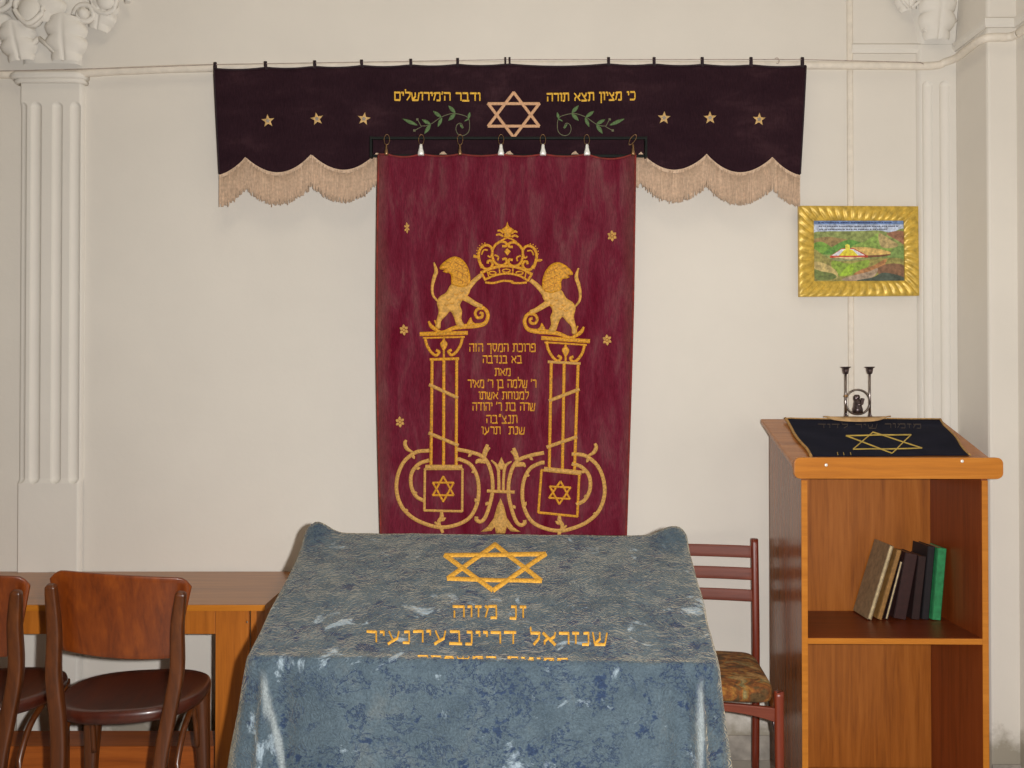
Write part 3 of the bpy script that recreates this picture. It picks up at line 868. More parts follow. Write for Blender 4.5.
# --- crown
em = Emb(cur_map)
em.stroke(L4([(348, 328), (420, 300), (492, 290), (570, 303), (637, 338)]), 15 * s4)
em.stroke(L4([(368, 368), (430, 343), (495, 333), (565, 346), (615, 374)]), 11 * s4)
em.line(Z4(348, 325), Z4(372, 372), 12 * s4); em.line(Z4(637, 335), Z4(612, 376), 12 * s4)
em.stroke(L4([(372, 384), (420, 387), (470, 375), (522, 378), (525, 385), (565, 388), (606, 384)]), 11 * s4)
for c, rx, ry in (((412, 330), 20, 9), ((491, 317), 22, 9), ((566, 330), 20, 9)): em.ring(Z4(*c), rx / 5.689, ry / 5.689, 7 * s4)
for a, b in (((450, 300), (455, 338)), ((528, 298), (528, 338)), ((382, 320), (392, 355)), ((603, 325), (596, 360))): em.line(Z4(*a), Z4(*b), 7 * s4)
for mir in (False, True):
    def q(pts):
        return L4([((996 - x, y + 4) if mir else (x, y)) for x, y in pts])
    em.stroke(q([(352, 300), (338, 262), (333, 225), (345, 190), (372, 172), (400, 180), (412, 208), (402, 240), (386, 232)]), [14 * s4, 15 * s4, 14 * s4, 14 * s4, 14 * s4, 13 * s4, 12 * s4, 10 * s4, 8 * s4])
    em.stroke(q([(350, 225), (362, 200), (385, 200)]), 8 * s4)
    em.stroke(q([(352, 285), (366, 305), (396, 304), (412, 284), (405, 262), (388, 262), (385, 275)]), 13 * s4)
    em.stroke(q([(410, 200), (430, 170), (460, 152), (488, 158), (490, 176), (470, 178)]), 13 * s4)
    em.stroke(q([(411, 200), (412, 232), (420, 262), (440, 282), (470, 286), (492, 270), (488, 250), (470, 252)]), 13 * s4)
    em.stroke(q([(425, 228), (445, 238), (442, 258)]), 9 * s4)
    for k in range(7):
        a = radians(205 - 18 * k); em.star(q([(375 + 52 * cos(a), 212 - 52 * sin(a))])[0], .75, 4, .8, .003, 45)
em.fill(L4([(497, 188), (516, 208), (497, 232), (478, 208)]), .005, 0, False)
em.fill(L4([(497, 38), (506, 66), (535, 84), (516, 104), (520, 128), (476, 128), (480, 104), (462, 84), (488, 66)]), .006, 0, False)
for a, b in (((474, 104), (442, 90)), ((472, 122), (434, 114)), ((521, 106), (553, 98)), ((522, 124), (558, 126))): em.stroke([Z4(*a), Z4((a[0] + b[0]) / 2, (a[1] + b[1]) / 2 - 8), Z4(*b)], [10 * s4, 12 * s4, 9 * s4])
em.stroke(L4([(497, 128), (470, 142), (450, 152)]), 9 * s4); em.stroke(L4([(497, 128), (530, 142), (548, 154)]), 9 * s4)
em.stroke(L4([(306, 234), (322, 238), (338, 246)]), [16 * s4, 14 * s4, 6 * s4]); em.stroke(L4([(694, 256), (678, 258), (660, 262)]), [8 * s4, 14 * s4, 6 * s4])
build('crown', em.mb, 'gold', cur)

# --- lions (head turned back, one paw on the crown, one on the scroll)
def lion(mir):
    def q(pts): return L4([((981 - x, y + 32) if mir else (x, y)) for x, y in pts])
    em = Emb(cur_map)
    body = [(182, 390), (150, 440), (112, 465), (96, 500), (106, 548), (94, 600), (88, 640), (116, 645), (120, 605), (150, 572), (172, 548), (192, 580), (212, 632), (252, 630), (236, 592), (240, 548), (228, 512), (250, 476), (278, 450), (286, 405), (240, 395)]
    em.fill(q(body), .005, 1, True, 3, 4)
    em.stroke(q([(262, 425), (290, 395), (318, 366), (350, 340)]), [34 * s4, 26 * s4, 22 * s4, 20 * s4], .005, mi=1)
    em.stroke(q([(235, 458), (275, 482), (318, 508), (350, 520)]), [34 * s4, 28 * s4, 24 * s4, 20 * s4], .005, mi=1)
    em.stroke(q([(102, 492), (74, 456), (70, 410), (80, 360), (92, 320), (80, 272)]), [9 * s4, 12 * s4, 14 * s4, 18 * s4, 18 * s4, 8 * s4], .005, mi=1)
    # mane and muzzle
    head = [(112, 298), (128, 276), (158, 252), (196, 237), (236, 250), (268, 288), (284, 335), (286, 378), (268, 402), (236, 412), (202, 404), (178, 392), (178, 352), (168, 332), (148, 330), (130, 322), (142, 312), (116, 310)]
    em.fill(q(head), .007, 0, True, 3, 3)
    # curls of the mane, brow and jaw
    for k in range(9):
        a = (200 + 9 * (k % 3) * 3, 270 + 14 * k); em.stroke(q([a, (a[0] + 18, a[1] + 10), (a[0] + 14, a[1] + 24)]), 5 * s4, .0095, mi=2)
    em.stroke(q([(150, 275), (165, 270), (176, 280)]), 5 * s4, .0095, mi=2)
    em.stroke(q([(120, 304), (146, 306)]), 4 * s4, .0095, mi=2)
    for a in ((150, 480), (170, 500), (195, 450), (215, 480), (140, 510), (225, 440)): em.stroke(q([a, (a[0] + 14, a[1] + 6), (a[0] + 24, a[1] - 2)]), 4 * s4, .0072, mi=0)
    # scroll under the feet
    em.stroke(q([(350, 520), (378, 545), (386, 580), (366, 618), (315, 630), (250, 634), (190, 644), (140, 664), (100, 664)]), [14 * s4, 18 * s4, 18 * s4, 20 * s4, 24 * s4, 24 * s4, 20 * s4, 16 * s4, 12 * s4])
    em.stroke(q([(362, 532), (328, 536), (314, 560), (326, 584), (350, 582), (356, 562), (342, 556)]), [12 * s4, 14 * s4, 14 * s4, 14 * s4, 14 * s4, 14 * s4, 14 * s4])
    em.fill(q([(268, 628), (276, 600), (290, 582), (300, 606), (318, 622)]), .005)
    em.stroke(q([(50, 606), (62, 630), (84, 648), (110, 662)]), [10 * s4, 18 * s4, 18 * s4, 14 * s4])
    em.stroke(q([(84, 600), (92, 622)]), 8 * s4)
    return em.mb
MAT['mane_line'] = plain('brownish_gold_thread', (176, 118, 36), .6)
build('lion', lion(False), ['gold', 'lion_body', 'mane_line'], cur)
build('lion', lion(True), ['gold', 'lion_body', 'mane_line'], cur)

# --- columns
def column(right):
    em = Emb(cur_map)
    if not right:
        cap = ((176, 49), (340, 45)); bot = ((210, 138), (310, 135)); sh = [((217, 140), (213, 508)), ((258, 140), (257, 508)), ((303, 138), (301, 508))]
        bands = [((208, 226), (306, 272)), ((206, 395), (308, 438))]; base = ((196, 514), (320, 514)); sq = [(192, 520), (323, 520), (322, 668), (190, 665)]; hx = (256, 590); o = (0, 0); top_b = False
    else:
        cap = ((600, 63), (766, 74)); bot = ((622, 146), (734, 152)); sh = [((633, 152), (626, 522)), ((678, 152), (672, 528)), ((727, 152), (714, 528))]
        bands = [((626, 282), (730, 242)), ((618, 444), (722, 408))]; base = ((610, 521), (736, 534)); sq = [(599, 524), (731, 538), (724, 686), (588, 672)]; hx = (663, 603); o = (420, 12)
    em.line(Z2(*cap[0]), Z2(*cap[1]), 13 * K2, .005)
    a = Vector(cap[0]); b = Vector(cap[1]); d = (b - a)
    def at(t, dy): p = a + d * t; return Z2(p.x, p.y + dy)
    em.line(at(.06, 14), at(.94, 14), 6 * K2)
    em.stroke([at(.1, 12), at(.14, 40), at(.24, 66), at(.34, 76), at(.40, 64), at(.34, 58)], 9 * K2)
    em.stroke([at(.9, 12), at(.86, 40), at(.76, 66), at(.66, 76), at(.60, 64), at(.66, 58)], 9 * K2)
    em.fill([at(.5, 8), at(.53, 24), at(.58, 36), at(.55, 50), at(.5, 62), at(.45, 50), at(.42, 36), at(.47, 24)], .005)
    em.line(at(.5, 60), at(.5, 84), 7 * K2)
    em.line(Z2(*bot[0]), Z2(*bot[1]), 9 * K2, .0045, 1 if right else 0)
    for p, q in sh: em.stroke([Z2(p[0] + (q[0] - p[0]) * k / 8, p[1] + (q[1] - p[1]) * k / 8) for k in range(9)], 9.5 * K2, .004, mi=0)
    for p, q in bands: em.line(Z2(*p), Z2(*q), 11 * K2, .0062, 1)
    em.line(Z2(*base[0]), Z2(*base[1]), 15 * K2, .006, 1)
    for k in range(4): em.line(Z2(*sq[k]), Z2(*sq[(k + 1) % 4]), 8 * K2, .004, 0 if right else 1)
    em.hexagram(Z2(*hx), 42 * s2, (44 if not right else 40) * s2, 6.5 * K2, .004, 0, 0 if not right else -3)
    return em.mb
build('column', column(False), ['gold', 'gold_pale'], cur)
build('column', column(True), ['gold', 'gold_pale'], cur)

# --- scrolls round the column feet
def scroll(mir):
    def q(pts): return L2([((912 - x, y + 12) if mir else (x, y)) for x, y in pts])
    em = Emb(cur_map)
    T = 12 * K2
    em.stroke(q([(206, 456), (160, 462), (118, 496), (96, 548), (94, 604), (114, 656), (152, 692), (200, 714), (248, 724), (300, 716), (346, 692), (372, 648), (380, 598), (374, 546), (352, 506), (318, 488), (304, 486)]), T)
    em.stroke(q([(206, 490), (172, 502), (146, 534), (144, 580), (162, 616), (190, 632)]), T)
    em.stroke(q([(306, 452), (346, 460), (388, 474), (412, 500), (426, 546), (428, 596), (418, 646), (402, 690), (386, 704), (372, 698), (372, 688)]), T)
    em.stroke(q([(150, 462), (130, 450), (122, 432), (126, 420)]), [6 * K2, 12 * K2, 12 * K2, 9 * K2])
    em.stroke(q([(398, 484), (402, 462), (410, 436)]), [10 * K2, 16 * K2, 10 * K2])
    em.stroke(q([(400, 470), (418, 446)]), 7 * K2)
    em.stroke(q([(402, 494), (378, 492), (370, 500)]), [14 * K2, 14 * K2, 6 * K2])
    for a, b in (((148, 470), (156, 486)), ((356, 466), (342, 478)), ((412, 634), (404, 648)), ((374, 640), (366, 622)), ((160, 520), (176, 516)), ((152, 602), (166, 604)), ((366, 528), (354, 532)), ((120, 664), (134, 664))): em.leaf(Z2(*( (912 - a[0], a[1] + 12) if mir else a)), Z2(*((912 - b[0], b[1] + 12) if mir else b)), 9 * K2, .0045)
    em.stroke(q([(250, 672), (250, 690), (240, 706), (246, 722)]), [10 * K2, 14 * K2, 12 * K2, 8 * K2])
    em.leaf(q([(246, 702)])[0], q([(266, 690)])[0], 10 * K2, .005)
    em.stroke(q([(226, 706), (246, 724), (254, 742)]), [6 * K2, 12 * K2, 9 * K2])
    return em.mb
build('scrollwork', scroll(False), 'gold_pale', cur)
build('scrollwork', scroll(True), 'gold_pale', cur)
# --- palm ornament in the middle
em = Emb(cur_map)
em.fill(L2([(456, 622), (468, 650), (478, 690), (500, 722), (526, 740), (492, 738), (478, 722), (472, 745), (440, 745), (436, 722), (424, 736), (386, 740), (410, 722), (432, 692), (444, 650)]), .006, 0, False)
em.stroke(L2([(450, 598), (450, 560), (448, 512)]), 10 * K2); em.stroke(L2([(466, 598), (466, 560), (470, 512)]), 9 * K2)
em.stroke(L2([(450, 530), (442, 508), (424, 490)]), [10 * K2, 10 * K2, 5 * K2]); em.stroke(L2([(468, 530), (474, 508), (494, 494)]), [10 * K2, 10 * K2, 5 * K2])
em.fill(L2([(459, 478), (472, 506), (464, 522), (452, 522), (446, 506)]), .005, 0, False)
em.line(Z2(410, 597), Z2(504, 601), 10 * K2, .006)
build('palm_ornament', em.mb, 'gold_pale', cur)
# --- dedication lines
for txt, x0, x1, y0, y1 in (('פרוכת המסך הזה', 347, 578, 84, 110), ('בא בנדבה', 394, 530, 126, 150), ('מאת', 436, 490, 170, 194), ("ר' שלמה בן ר' מאיר", 342, 580, 210, 236), ('למנוחת אשתו', 380, 554, 252, 276), ("שרה בת ר' יהודה", 358, 576, 290, 316), ('תנצ"בה', 406, 514, 334, 360), ('שנת  תרעו', 390, 540, 374, 398)):
    hebrew(cur_map, 'gold', cur, txt, *[370 + v * s2 for v in (x0, x1)], *[320 + v * s2 for v in (y0, y1)], 1.6, .003, gap=.2)
# --- little six-petal stars
for px, py, w in ((407, 228, .55), (612, 236, 1), (404, 330, .95), (607, 340, .95), (400, 422, .95)):
    em = Emb(cur_map)
    for k in range(6):
        a = radians(60 * k + 25); em.leaf((px + 1.2 * w * cos(a), py + 1.2 * sin(a)), (px + 5 * w * cos(a), py + 5.6 * sin(a)), 2.6 * (w + .2), .004)
    em.star((px, py), 1.5, 6, .7, .005, 0)
    build('star', em.mb, 'gold_pale', cur)

# --- clips
ORD = ['leftmost', 'second from left', 'third from left', 'middle', 'third from right', 'second from right', 'rightmost']
LOOK = ['dull brass curtain clip', 'shiny steel curtain clip', 'dull brass curtain clip', 'shiny steel curtain clip', 'shiny steel curtain clip', 'shiny steel curtain clip', 'dull brass curtain clip on a slanted hook']
for i, px in enumerate(CLIPS):
    bright = i in (1, 3, 4, 5)
    base = P(px, 154, YC - .012)
    t = thing('curtain_clip', f'{LOOK[i]} on the red curtain, {ORD[i]} of seven', 'curtain clip', base, 0, 'curtain clips')
    zt = P(px, 138.2, YR).z - base.z
    rm = 'steel' if bright else 'brass_clip'
    mb = MB()   # jaw: a bell-shaped folded plate over the hem
    rows = []
    for zz, w in ((-.006, .0125), (.004, .0125), (.013, .010), (.024, .007), (.034, .0065), (.040, .004)):
        d = .006 if zz < .03 else .004
        rows.append([Vector((-w, -d, zz)), Vector((-w * .5, -d * 1.6, zz)), Vector((w * .5, -d * 1.6, zz)), Vector((w, -d, zz)), Vector((w, d, zz)), Vector((-w, d, zz))])
    if not bright: rows = [[Vector((v.x * .6, v.y, v.z)) for v in r] for r in rows]
    mb.loft(rows); build('jaw', mb, rm, t)
    mb = MB()
    r = (zt - .042) / 2 + .008; cz = .042 + r - .002
    pts = [(r * .5 * cos(2 * pi * k / 18) + (.012 * (sin(2 * pi * k / 18)) if i == 6 else 0), .018 * sin(2 * pi * k / 18) * .2 + .010, cz + r * sin(2 * pi * k / 18)) for k in range(18)]
    mb.tube(pts, .0016, 6, closed=True); build('ring', mb, 'brass_clip', t)

# ================================================================== PAINTING
YF = -.004
pc = P(857.5, 252, YF)
pt = thing('framed_painting', 'small landscape painting of green hills in a fluted gold frame on the wall', 'painting', (pc.x, -.0142, pc.z))
def q2(px, py): p = P(px, py, -.02); return Vector((p.x - pc.x, 0, p.z - pc.z))
OUT = [q2(798, 206.5), q2(916.5, 207), q2(917.5, 296), q2(798.5, 297)]
INN = [q2(813, 221), q2(903, 221), q2(904, 281), q2(813.5, 281.5)]
mb = MB()
NL = [14, 10, 14, 10]
for s in range(4):
    o0, o1, i0, i1 = OUT[s], OUT[(s + 1) % 4], INN[s], INN[(s + 1) % 4]
    n = NL[s]
    def fn(u, v):
        p = o0.lerp(o1, u).lerp(i0.lerp(i1, u), v)
        skew = (v - .5) * .3 + .12 * sin(v * 3)
        lob = abs(sin(pi * (u * n + skew)))
        body = sin(pi * min(1, max(0, v))) ** .5
        h = .016 + .006 * (1 - v) + (.009 * lob ** .7) * body
        return Vector((p.x, -h, p.z))
    mb.grid(fn, n * 8, 10)
    # outer and inner edges back to the wall
    mb.add([Vector((o0.x, -.0005, o0.z)), Vector((o1.x, -.0005, o1.z)), Vector((o1.x, -.022, o1.z)), Vector((o0.x, -.022, o0.z))], [(0, 1, 2, 3)])
    mb.add([Vector((i0.x, -.008, i0.z)), Vector((i1.x, -.008, i1.z)), Vector((i1.x, -.016, i1.z)), Vector((i0.x, -.016, i0.z))], [(0, 1, 2, 3)])
build('frame', mb, 'frame_gold', pt)
PC = {}
def pcol(c):
    if c not in PC: PC[c] = plain('paint_%02x%02x%02x' % c, tuple(min(255, int(k * 1.12 + 14)) for k in c), .5, var=.2, scale=70)
    return PC[c]
layers = []
def lay(c, pts, sm=True): layers.append((c, pts, sm))
lay((150, 160, 180), [(20, 55), (970, 55), (970, 250), (20, 250)], False)
lay((88, 110, 150), [(20, 55), (970, 55), (970, 98), (20, 98)], False)
lay((110, 120, 66), [(20, 200), (150, 170), (330, 168), (520, 165), (700, 160), (830, 180), (970, 150), (970, 420), (20, 420)])
lay((118, 98, 60), [(20, 260), (160, 225), (300, 240), (380, 260), (250, 330), (20, 370)])
lay((88, 122, 44), [(30, 300), (110, 275), (200, 320), (260, 390), (20, 400)])
lay((74, 116, 46), [(130, 400), (240, 320), (390, 255), (560, 300), (640, 345), (480, 380), (280, 400)])
lay((110, 134, 60), [(420, 330), (560, 270), (690, 190), (760, 230), (860, 290), (800, 380), (560, 400)])
lay((146, 128, 84), [(700, 190), (800, 240), (900, 310), (820, 340), (720, 320)])
lay((124, 84, 62), [(780, 190), (960, 170), (965, 300), (890, 260)])
lay((96, 118, 60), [(820, 380), (900, 320), (965, 340), (965, 480), (780, 470)])
lay((122, 116, 60), [(20, 360), (140, 420), (260, 470), (420, 470), (760, 440), (965, 470), (965, 680), (20, 680)])
lay((108, 130, 44), [(220, 470), (400, 500), (600, 460), (560, 560), (400, 620), (260, 610)])
lay((128, 158, 42), [(300, 620), (380, 530), (430, 510), (440, 570), (380, 620)])
lay((140, 96, 58), [(440, 610), (520, 560), (640, 520), (780, 450), (720, 560), (560, 610)])
lay((104, 74, 52), [(680, 560), (800, 500), (965, 520), (965, 640), (760, 650)])
lay((134, 116, 96), [(320, 660), (440, 620), (600, 580), (690, 545), (660, 620), (560, 670), (400, 676)])
lay((56, 66, 56), [(480, 676), (640, 640), (760, 590), (965, 640), (965, 680)])
lay((156, 138, 86), [(40, 480), (150, 500), (250, 560), (285, 620), (240, 660), (160, 600), (50, 560)])
lay((84, 96, 48), [(40, 560), (120, 580), (230, 600), (270, 640), (200, 664), (60, 660)])
lay((170, 140, 78), [(420, 335), (600, 335), (790, 370), (820, 395), (760, 420), (580, 420), (480, 380)])
lay((96, 60, 40), [(560, 415), (700, 412), (820, 400), (825, 412), (700, 432), (560, 440)], False)
lay((160, 52, 40), [(195, 428), (320, 345), (440, 340), (590, 420), (585, 436), (390, 445), (205, 440)], False)
lay((206, 206, 216), [(215, 418), (320, 352), (440, 350), (560, 415)], False)
lay((206, 172, 44), [(290, 418), (345, 358), (430, 358), (490, 418)], False)
lay((222, 190, 64), [(358, 362), (356, 310), (378, 298), (402, 310), (404, 362)], False)
lay((196, 160, 116), [(230, 432), (560, 432), (400, 458)], False)
random.seed(5)
for yy, x0, x1, c in ((80, 80, 840, (40, 54, 96)), (118, 85, 905, (58, 62, 84)), (150, 90, 780, (66, 70, 88))):
    x = x0
    while x < x1:     # rows of illegible tiny script
        w = random.uniform(8, 26)
        lay(c, [(x, yy - 6 + random.uniform(-2, 2)), (x + w, yy - 5), (x + w, yy + 5), (x, yy + 6)], False); x += w + random.choice((3, 4, 12))
mb = MB(); mats = []; cols = []
bl, br_, tr_, tl_ = (q2(812, 282.5), q2(905, 282), q2(904.5, 220), q2(812, 220))
mb.add([Vector((v.x, -.009, v.z)) for v in (bl, br_, tr_, tl_)], [(0, 1, 2, 3)], 0); cols.append((120, 124, 80))
for li, (c, pts, sm) in enumerate(layers):
    if c not in cols: cols.append(c)
    if sm: pts = [(v.x, v.y) for v in smooth_path([(a, b, 0) for a, b in pts], 4, True)]
    pts = [(min(958, max(28, a)), min(684, max(60, b))) for a, b in pts]
    vs = []
    for a, b in pts:
        p = q2(810 + a / 10.24, 215 + b / 10.24); v = Vector((p.x, -.0094 - .00006 * min(li, 40), p.z))
        if not vs or (v - vs[-1]).length > 1e-5: vs.append(v)
    bm_ = bmesh.new(); f_ = [bm_.verts.new(v) for v in vs]
    try:
        bm_.faces.new(f_).normal_update(); bmesh.ops.triangulate(bm_, faces=bm_.faces); bm_.verts.index_update()
        mb.add([v.co.copy() for v in bm_.verts], [tuple(v.index for v in f.verts) for f in bm_.faces], cols.index(c))
    except Exception: pass
    bm_.free()
build('picture', mb, [pcol(c) for c in cols], pt)

# ================================================================== READING TABLE AND CLOTH
TW, TDp, ZF, ZBk = 1.175, .565, .81, 1.036
TA = radians(-3.0)
tc0 = Vector((-.0825, -D0 + 2.205, 0))            # middle of the front top edge, on the floor
TR = Matrix.Rotation(TA, 4, 'Z'); TM = Matrix.Translation(tc0) @ TR; TMI = TM.inverted()
tbl = thing('reading_table', 'sloping reading table hidden beneath the blue velvet cloth', 'table', tc0, TA)
sl = atan2(ZBk - ZF, TDp)
mb = MB()
mb.prism([(.012, ZF - .045), (TDp - .012, ZBk - .045), (TDp - .012, ZBk - .018), (.012, ZF - .018)], 'x', -TW / 2 + .02, TW / 2 - .02)
build('sloped_top', mb, 'table_wood', tbl, bev=.004)
for sx_ in (-1, 1):
    for yy, zz in ((.06, ZF), (TDp - .06, ZBk)):
        mb = MB(); mb.box((sx_ * (TW / 2 - .08), yy, (zz - .05 + FZ) / 2), (.055, .055, zz - .05 - FZ)); build('leg', mb, 'table_wood', tbl, bev=.004)
for yy, zz in ((.06, ZF - .05), (TDp - .06, ZBk - .05)):
    mb = MB(); mb.box((0, yy, zz - .05), (TW - .22, .02, .09)); build('apron', mb, 'table_wood', tbl, bev=.003)

clo = thing('tablecloth', 'crushed blue velvet cloth with gold star and lettering draped over the reading table', 'tablecloth', tc0, TA)
NP = 300
def perim(k):
    """rounded rectangle, counter-clockwise from the front middle; (a, b, side)"""
    r = .022; w = TW / 2; x = 2 * (w - r); y = TDp - 2 * r; arc = pi * r / 2
    L = 2 * x + 2 * y + 4 * arc; s = (k / NP * L) % L
    segs = [(x / 2, 'f'), (arc, 'fr'), (y, 'r'), (arc, 'br'), (x, 'b'), (arc, 'bl'), (y, 'l'), (arc, 'fl'), (x / 2, 'f2')]
    for l, n in segs:
        if s <= l: break
        s -= l
    t = s / max(l, 1e-9)
    if n == 'f': return s, 0, (0, -1)
    if n == 'f2': return -(w - r) + s, 0, (0, -1)
    if n == 'r': return w, r + s, (1, 0)
    if n == 'b': return (w - r) - s, TDp, (0, 1)
    if n == 'l': return -w, TDp - r - s, (-1, 0)
    a0, cx_, cy_ = {'fr': (-pi / 2, w - r, r), 'br': (0, w - r, TDp - r), 'bl': (pi / 2, -w + r, TDp - r), 'fl': (pi, -w + r, r)}[n]
    a = a0 + t * pi / 2
    return cx_ + r * cos(a), cy_ + r * sin(a), (cos(a), sin(a))
def top_z(a, b):
    z = ZF + (ZBk - ZF) * b / TDp
    kb = exp(-((TDp - b) / .05) ** 2)
    z += kb * (.035 * exp(-((a + TW / 2 - .02) / .05) ** 2) + .032 * exp(-((a - TW / 2 + .03) / .055) ** 2))
    z += .004 * exp(-(b / .012) ** 2)
    z += .0025 * noise.noise(Vector((a * 7, b * 9, .4))) + .0015 * noise.noise(Vector((a * 18, b * 22, 4)))
    return z
mb = MB(); rings = []
ca, cb_ = 0, TDp / 2
for i in range(0, 33):
    t = (i / 32) if i else .002
    ring = []
    for k in range(NP):
        a, b, n = perim(k)
        aa, bb = ca + (a - ca) * t, cb_ + (b - cb_) * t
        ring.append(Vector((aa, bb, top_z(aa, bb))))
    rings.append(ring)
drops = [(.004, .004), (.008, .012)] + [(.010 + .0, s) for s in (.025, .04, .06, .085, .11, .14, .17, .2, .23, .26, .3, .34, .38, .43, .48, .53)]
for out, s in drops:
    ring = []
    for k in range(NP):
        a, b, n = perim(k)
        zt = top_z(a, b)
        back = max(0, b / TDp)
        e = out + .055 * s ** 1.0
        front = 1 if n[1] < -.5 else 0
        if front: e = out + .14 * s
        # folds: soft on the flat faces, deep near the corners
        cd = min(abs(a - TW / 2), abs(a + TW / 2))
        f = .010 * s / .3 * sin(a * 17 + .8) * (1 if abs(n[1]) > .5 else 0)
        f += .034 * min(1, s / .12) * (exp(-((a + TW / 2 - .055) / .011) ** 2) + 1.1 * exp(-((a - TW / 2 + .05) / .012) ** 2) - .5 * exp(-((a + TW / 2 - .10) / .03) ** 2) - .5 * exp(-((a - TW / 2 + .095) / .03) ** 2)) * (1 if n[1] < -.5 else 0)
        f += .012 * min(1, s / .2) * sin(b * 30) * (1 if abs(n[0]) > .5 else 0)
        f += .004 * noise.noise(Vector((a * 8, b * 8, s * 9)))
        e += f
        side = .03 * s * (1 if abs(n[1]) < .5 or cd < .03 else 0)
        ss = s * (zt - .22) / (ZF - .22) if s > .05 else s
        ss = s
        ring.append(Vector((a + n[0] * e + (math.copysign(.022, a) * s * 1.5 * (abs(a) / (TW / 2)) ** 3 if front else 0), b + n[1] * e, zt - ss)))
    rings.append(ring)
mb.loft(rings, True, False, True)
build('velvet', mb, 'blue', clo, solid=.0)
pn = (TM.to_3x3() @ Vector((0, -sin(sl), cos(sl)))).normalized(); pp = TM @ Vector((0, 0, ZF))
nloc = Vector((0, -sin(sl), cos(sl)))
def tab_map(px, py):
    w = hit(px, py, pp, pn); l = TMI @ w
    b = max(.001, l.y)
    return Vector((l.x, b, top_z(l.x, b) + .0008)), nloc
em = Emb(tab_map)
for pts in ([(495, 544.5), (541.5, 582), (447.5, 579)], [(493, 591), (545.5, 554.5), (445, 555.5)]):
    for k in range(3): em.line(pts[k], pts[(k + 1) % 3], 4.6 if k != 1 else 4.2, .004 if pts[0][1] < 560 else .0046)
build('star', em.mb, 'table_gold', clo)
for txt, x0, x1, y0, y1, w, sp in (('זנ מזוה', 453, 526, 607, 619, 2.4, .0), ('שנזראל דריינבעירנעיר', 367, 607, 633, 644.5, 2.4, .012), ('תמונות המשפחה', 418, 568, 658.5, 663, 1.5, .015)):
    hebrew(tab_map, 'table_gold', clo, txt, x0, x1, y0, y1, w, .0035, slope=sp, gap=.26)

# ================================================================== SIDE DESK
ZD = .712
DYF = -.61; DYB = -.014
DXR = -.895; DXL = -3.0
dk = thing('side_desk', 'long brown veneered desk standing against the wall behind the two bentwood chairs', 'desk', ((DXR + DXL) / 2, (DYF + DYB) / 2, 0))
o3 = Vector(dk.location)
def dbox(name, x0, x1, y0, y1, z0, z1, m, bev=.002):
    mb = MB(); mb.box(Vector(((x0 + x1) / 2, (y0 + y1) / 2, (z0 + z1) / 2)) - o3, (x1 - x0, y1 - y0, z1 - z0)); return build(name, mb, m, dk, bev=bev)
dbox('worktop', DXL, DXR, DYF, DYB, ZD - .022, ZD, 'desk_top')
dbox('edge_strip', DXL, DXR, DYF - .0035, DYF - .0002, ZD - .022, ZD - .0005, 'lec_edge', .001)
ax1 = px_x(217, DYF + .03); ax2 = px_x(250, DYF + .03)
dbox('apron', DXL + .25, ax1, DYF + .02, DYF + .038, .60, ZD - .023, 'desk_z')
pnl = dbox('front_panel', ax1 + .0005, ax2, DYF + .02, DYF + .038, FZ, ZD - .023, 'desk_z')
dbox('end_panel', ax2 + .0005, ax2 + .022, DYF + .045, DYB - .03, FZ, ZD - .023, 'desk_z')
dbox('end_panel', DXL + .03, DXL + .052, DYF + .045, DYB - .03, FZ, ZD - .023, 'desk_z')
dbox('footboard', DXL + .055, ax1 - .001, DYF + .20, DYF + .36, FZ + .005, .12, 'desk_low', .003)
mb = MB(); sc = P(247, 622, DYF + .02) - o3; mb.ellipsoid(sc, (.004, .002, .004)); build('screw', mb, 'pewter', pnl if False else dk)

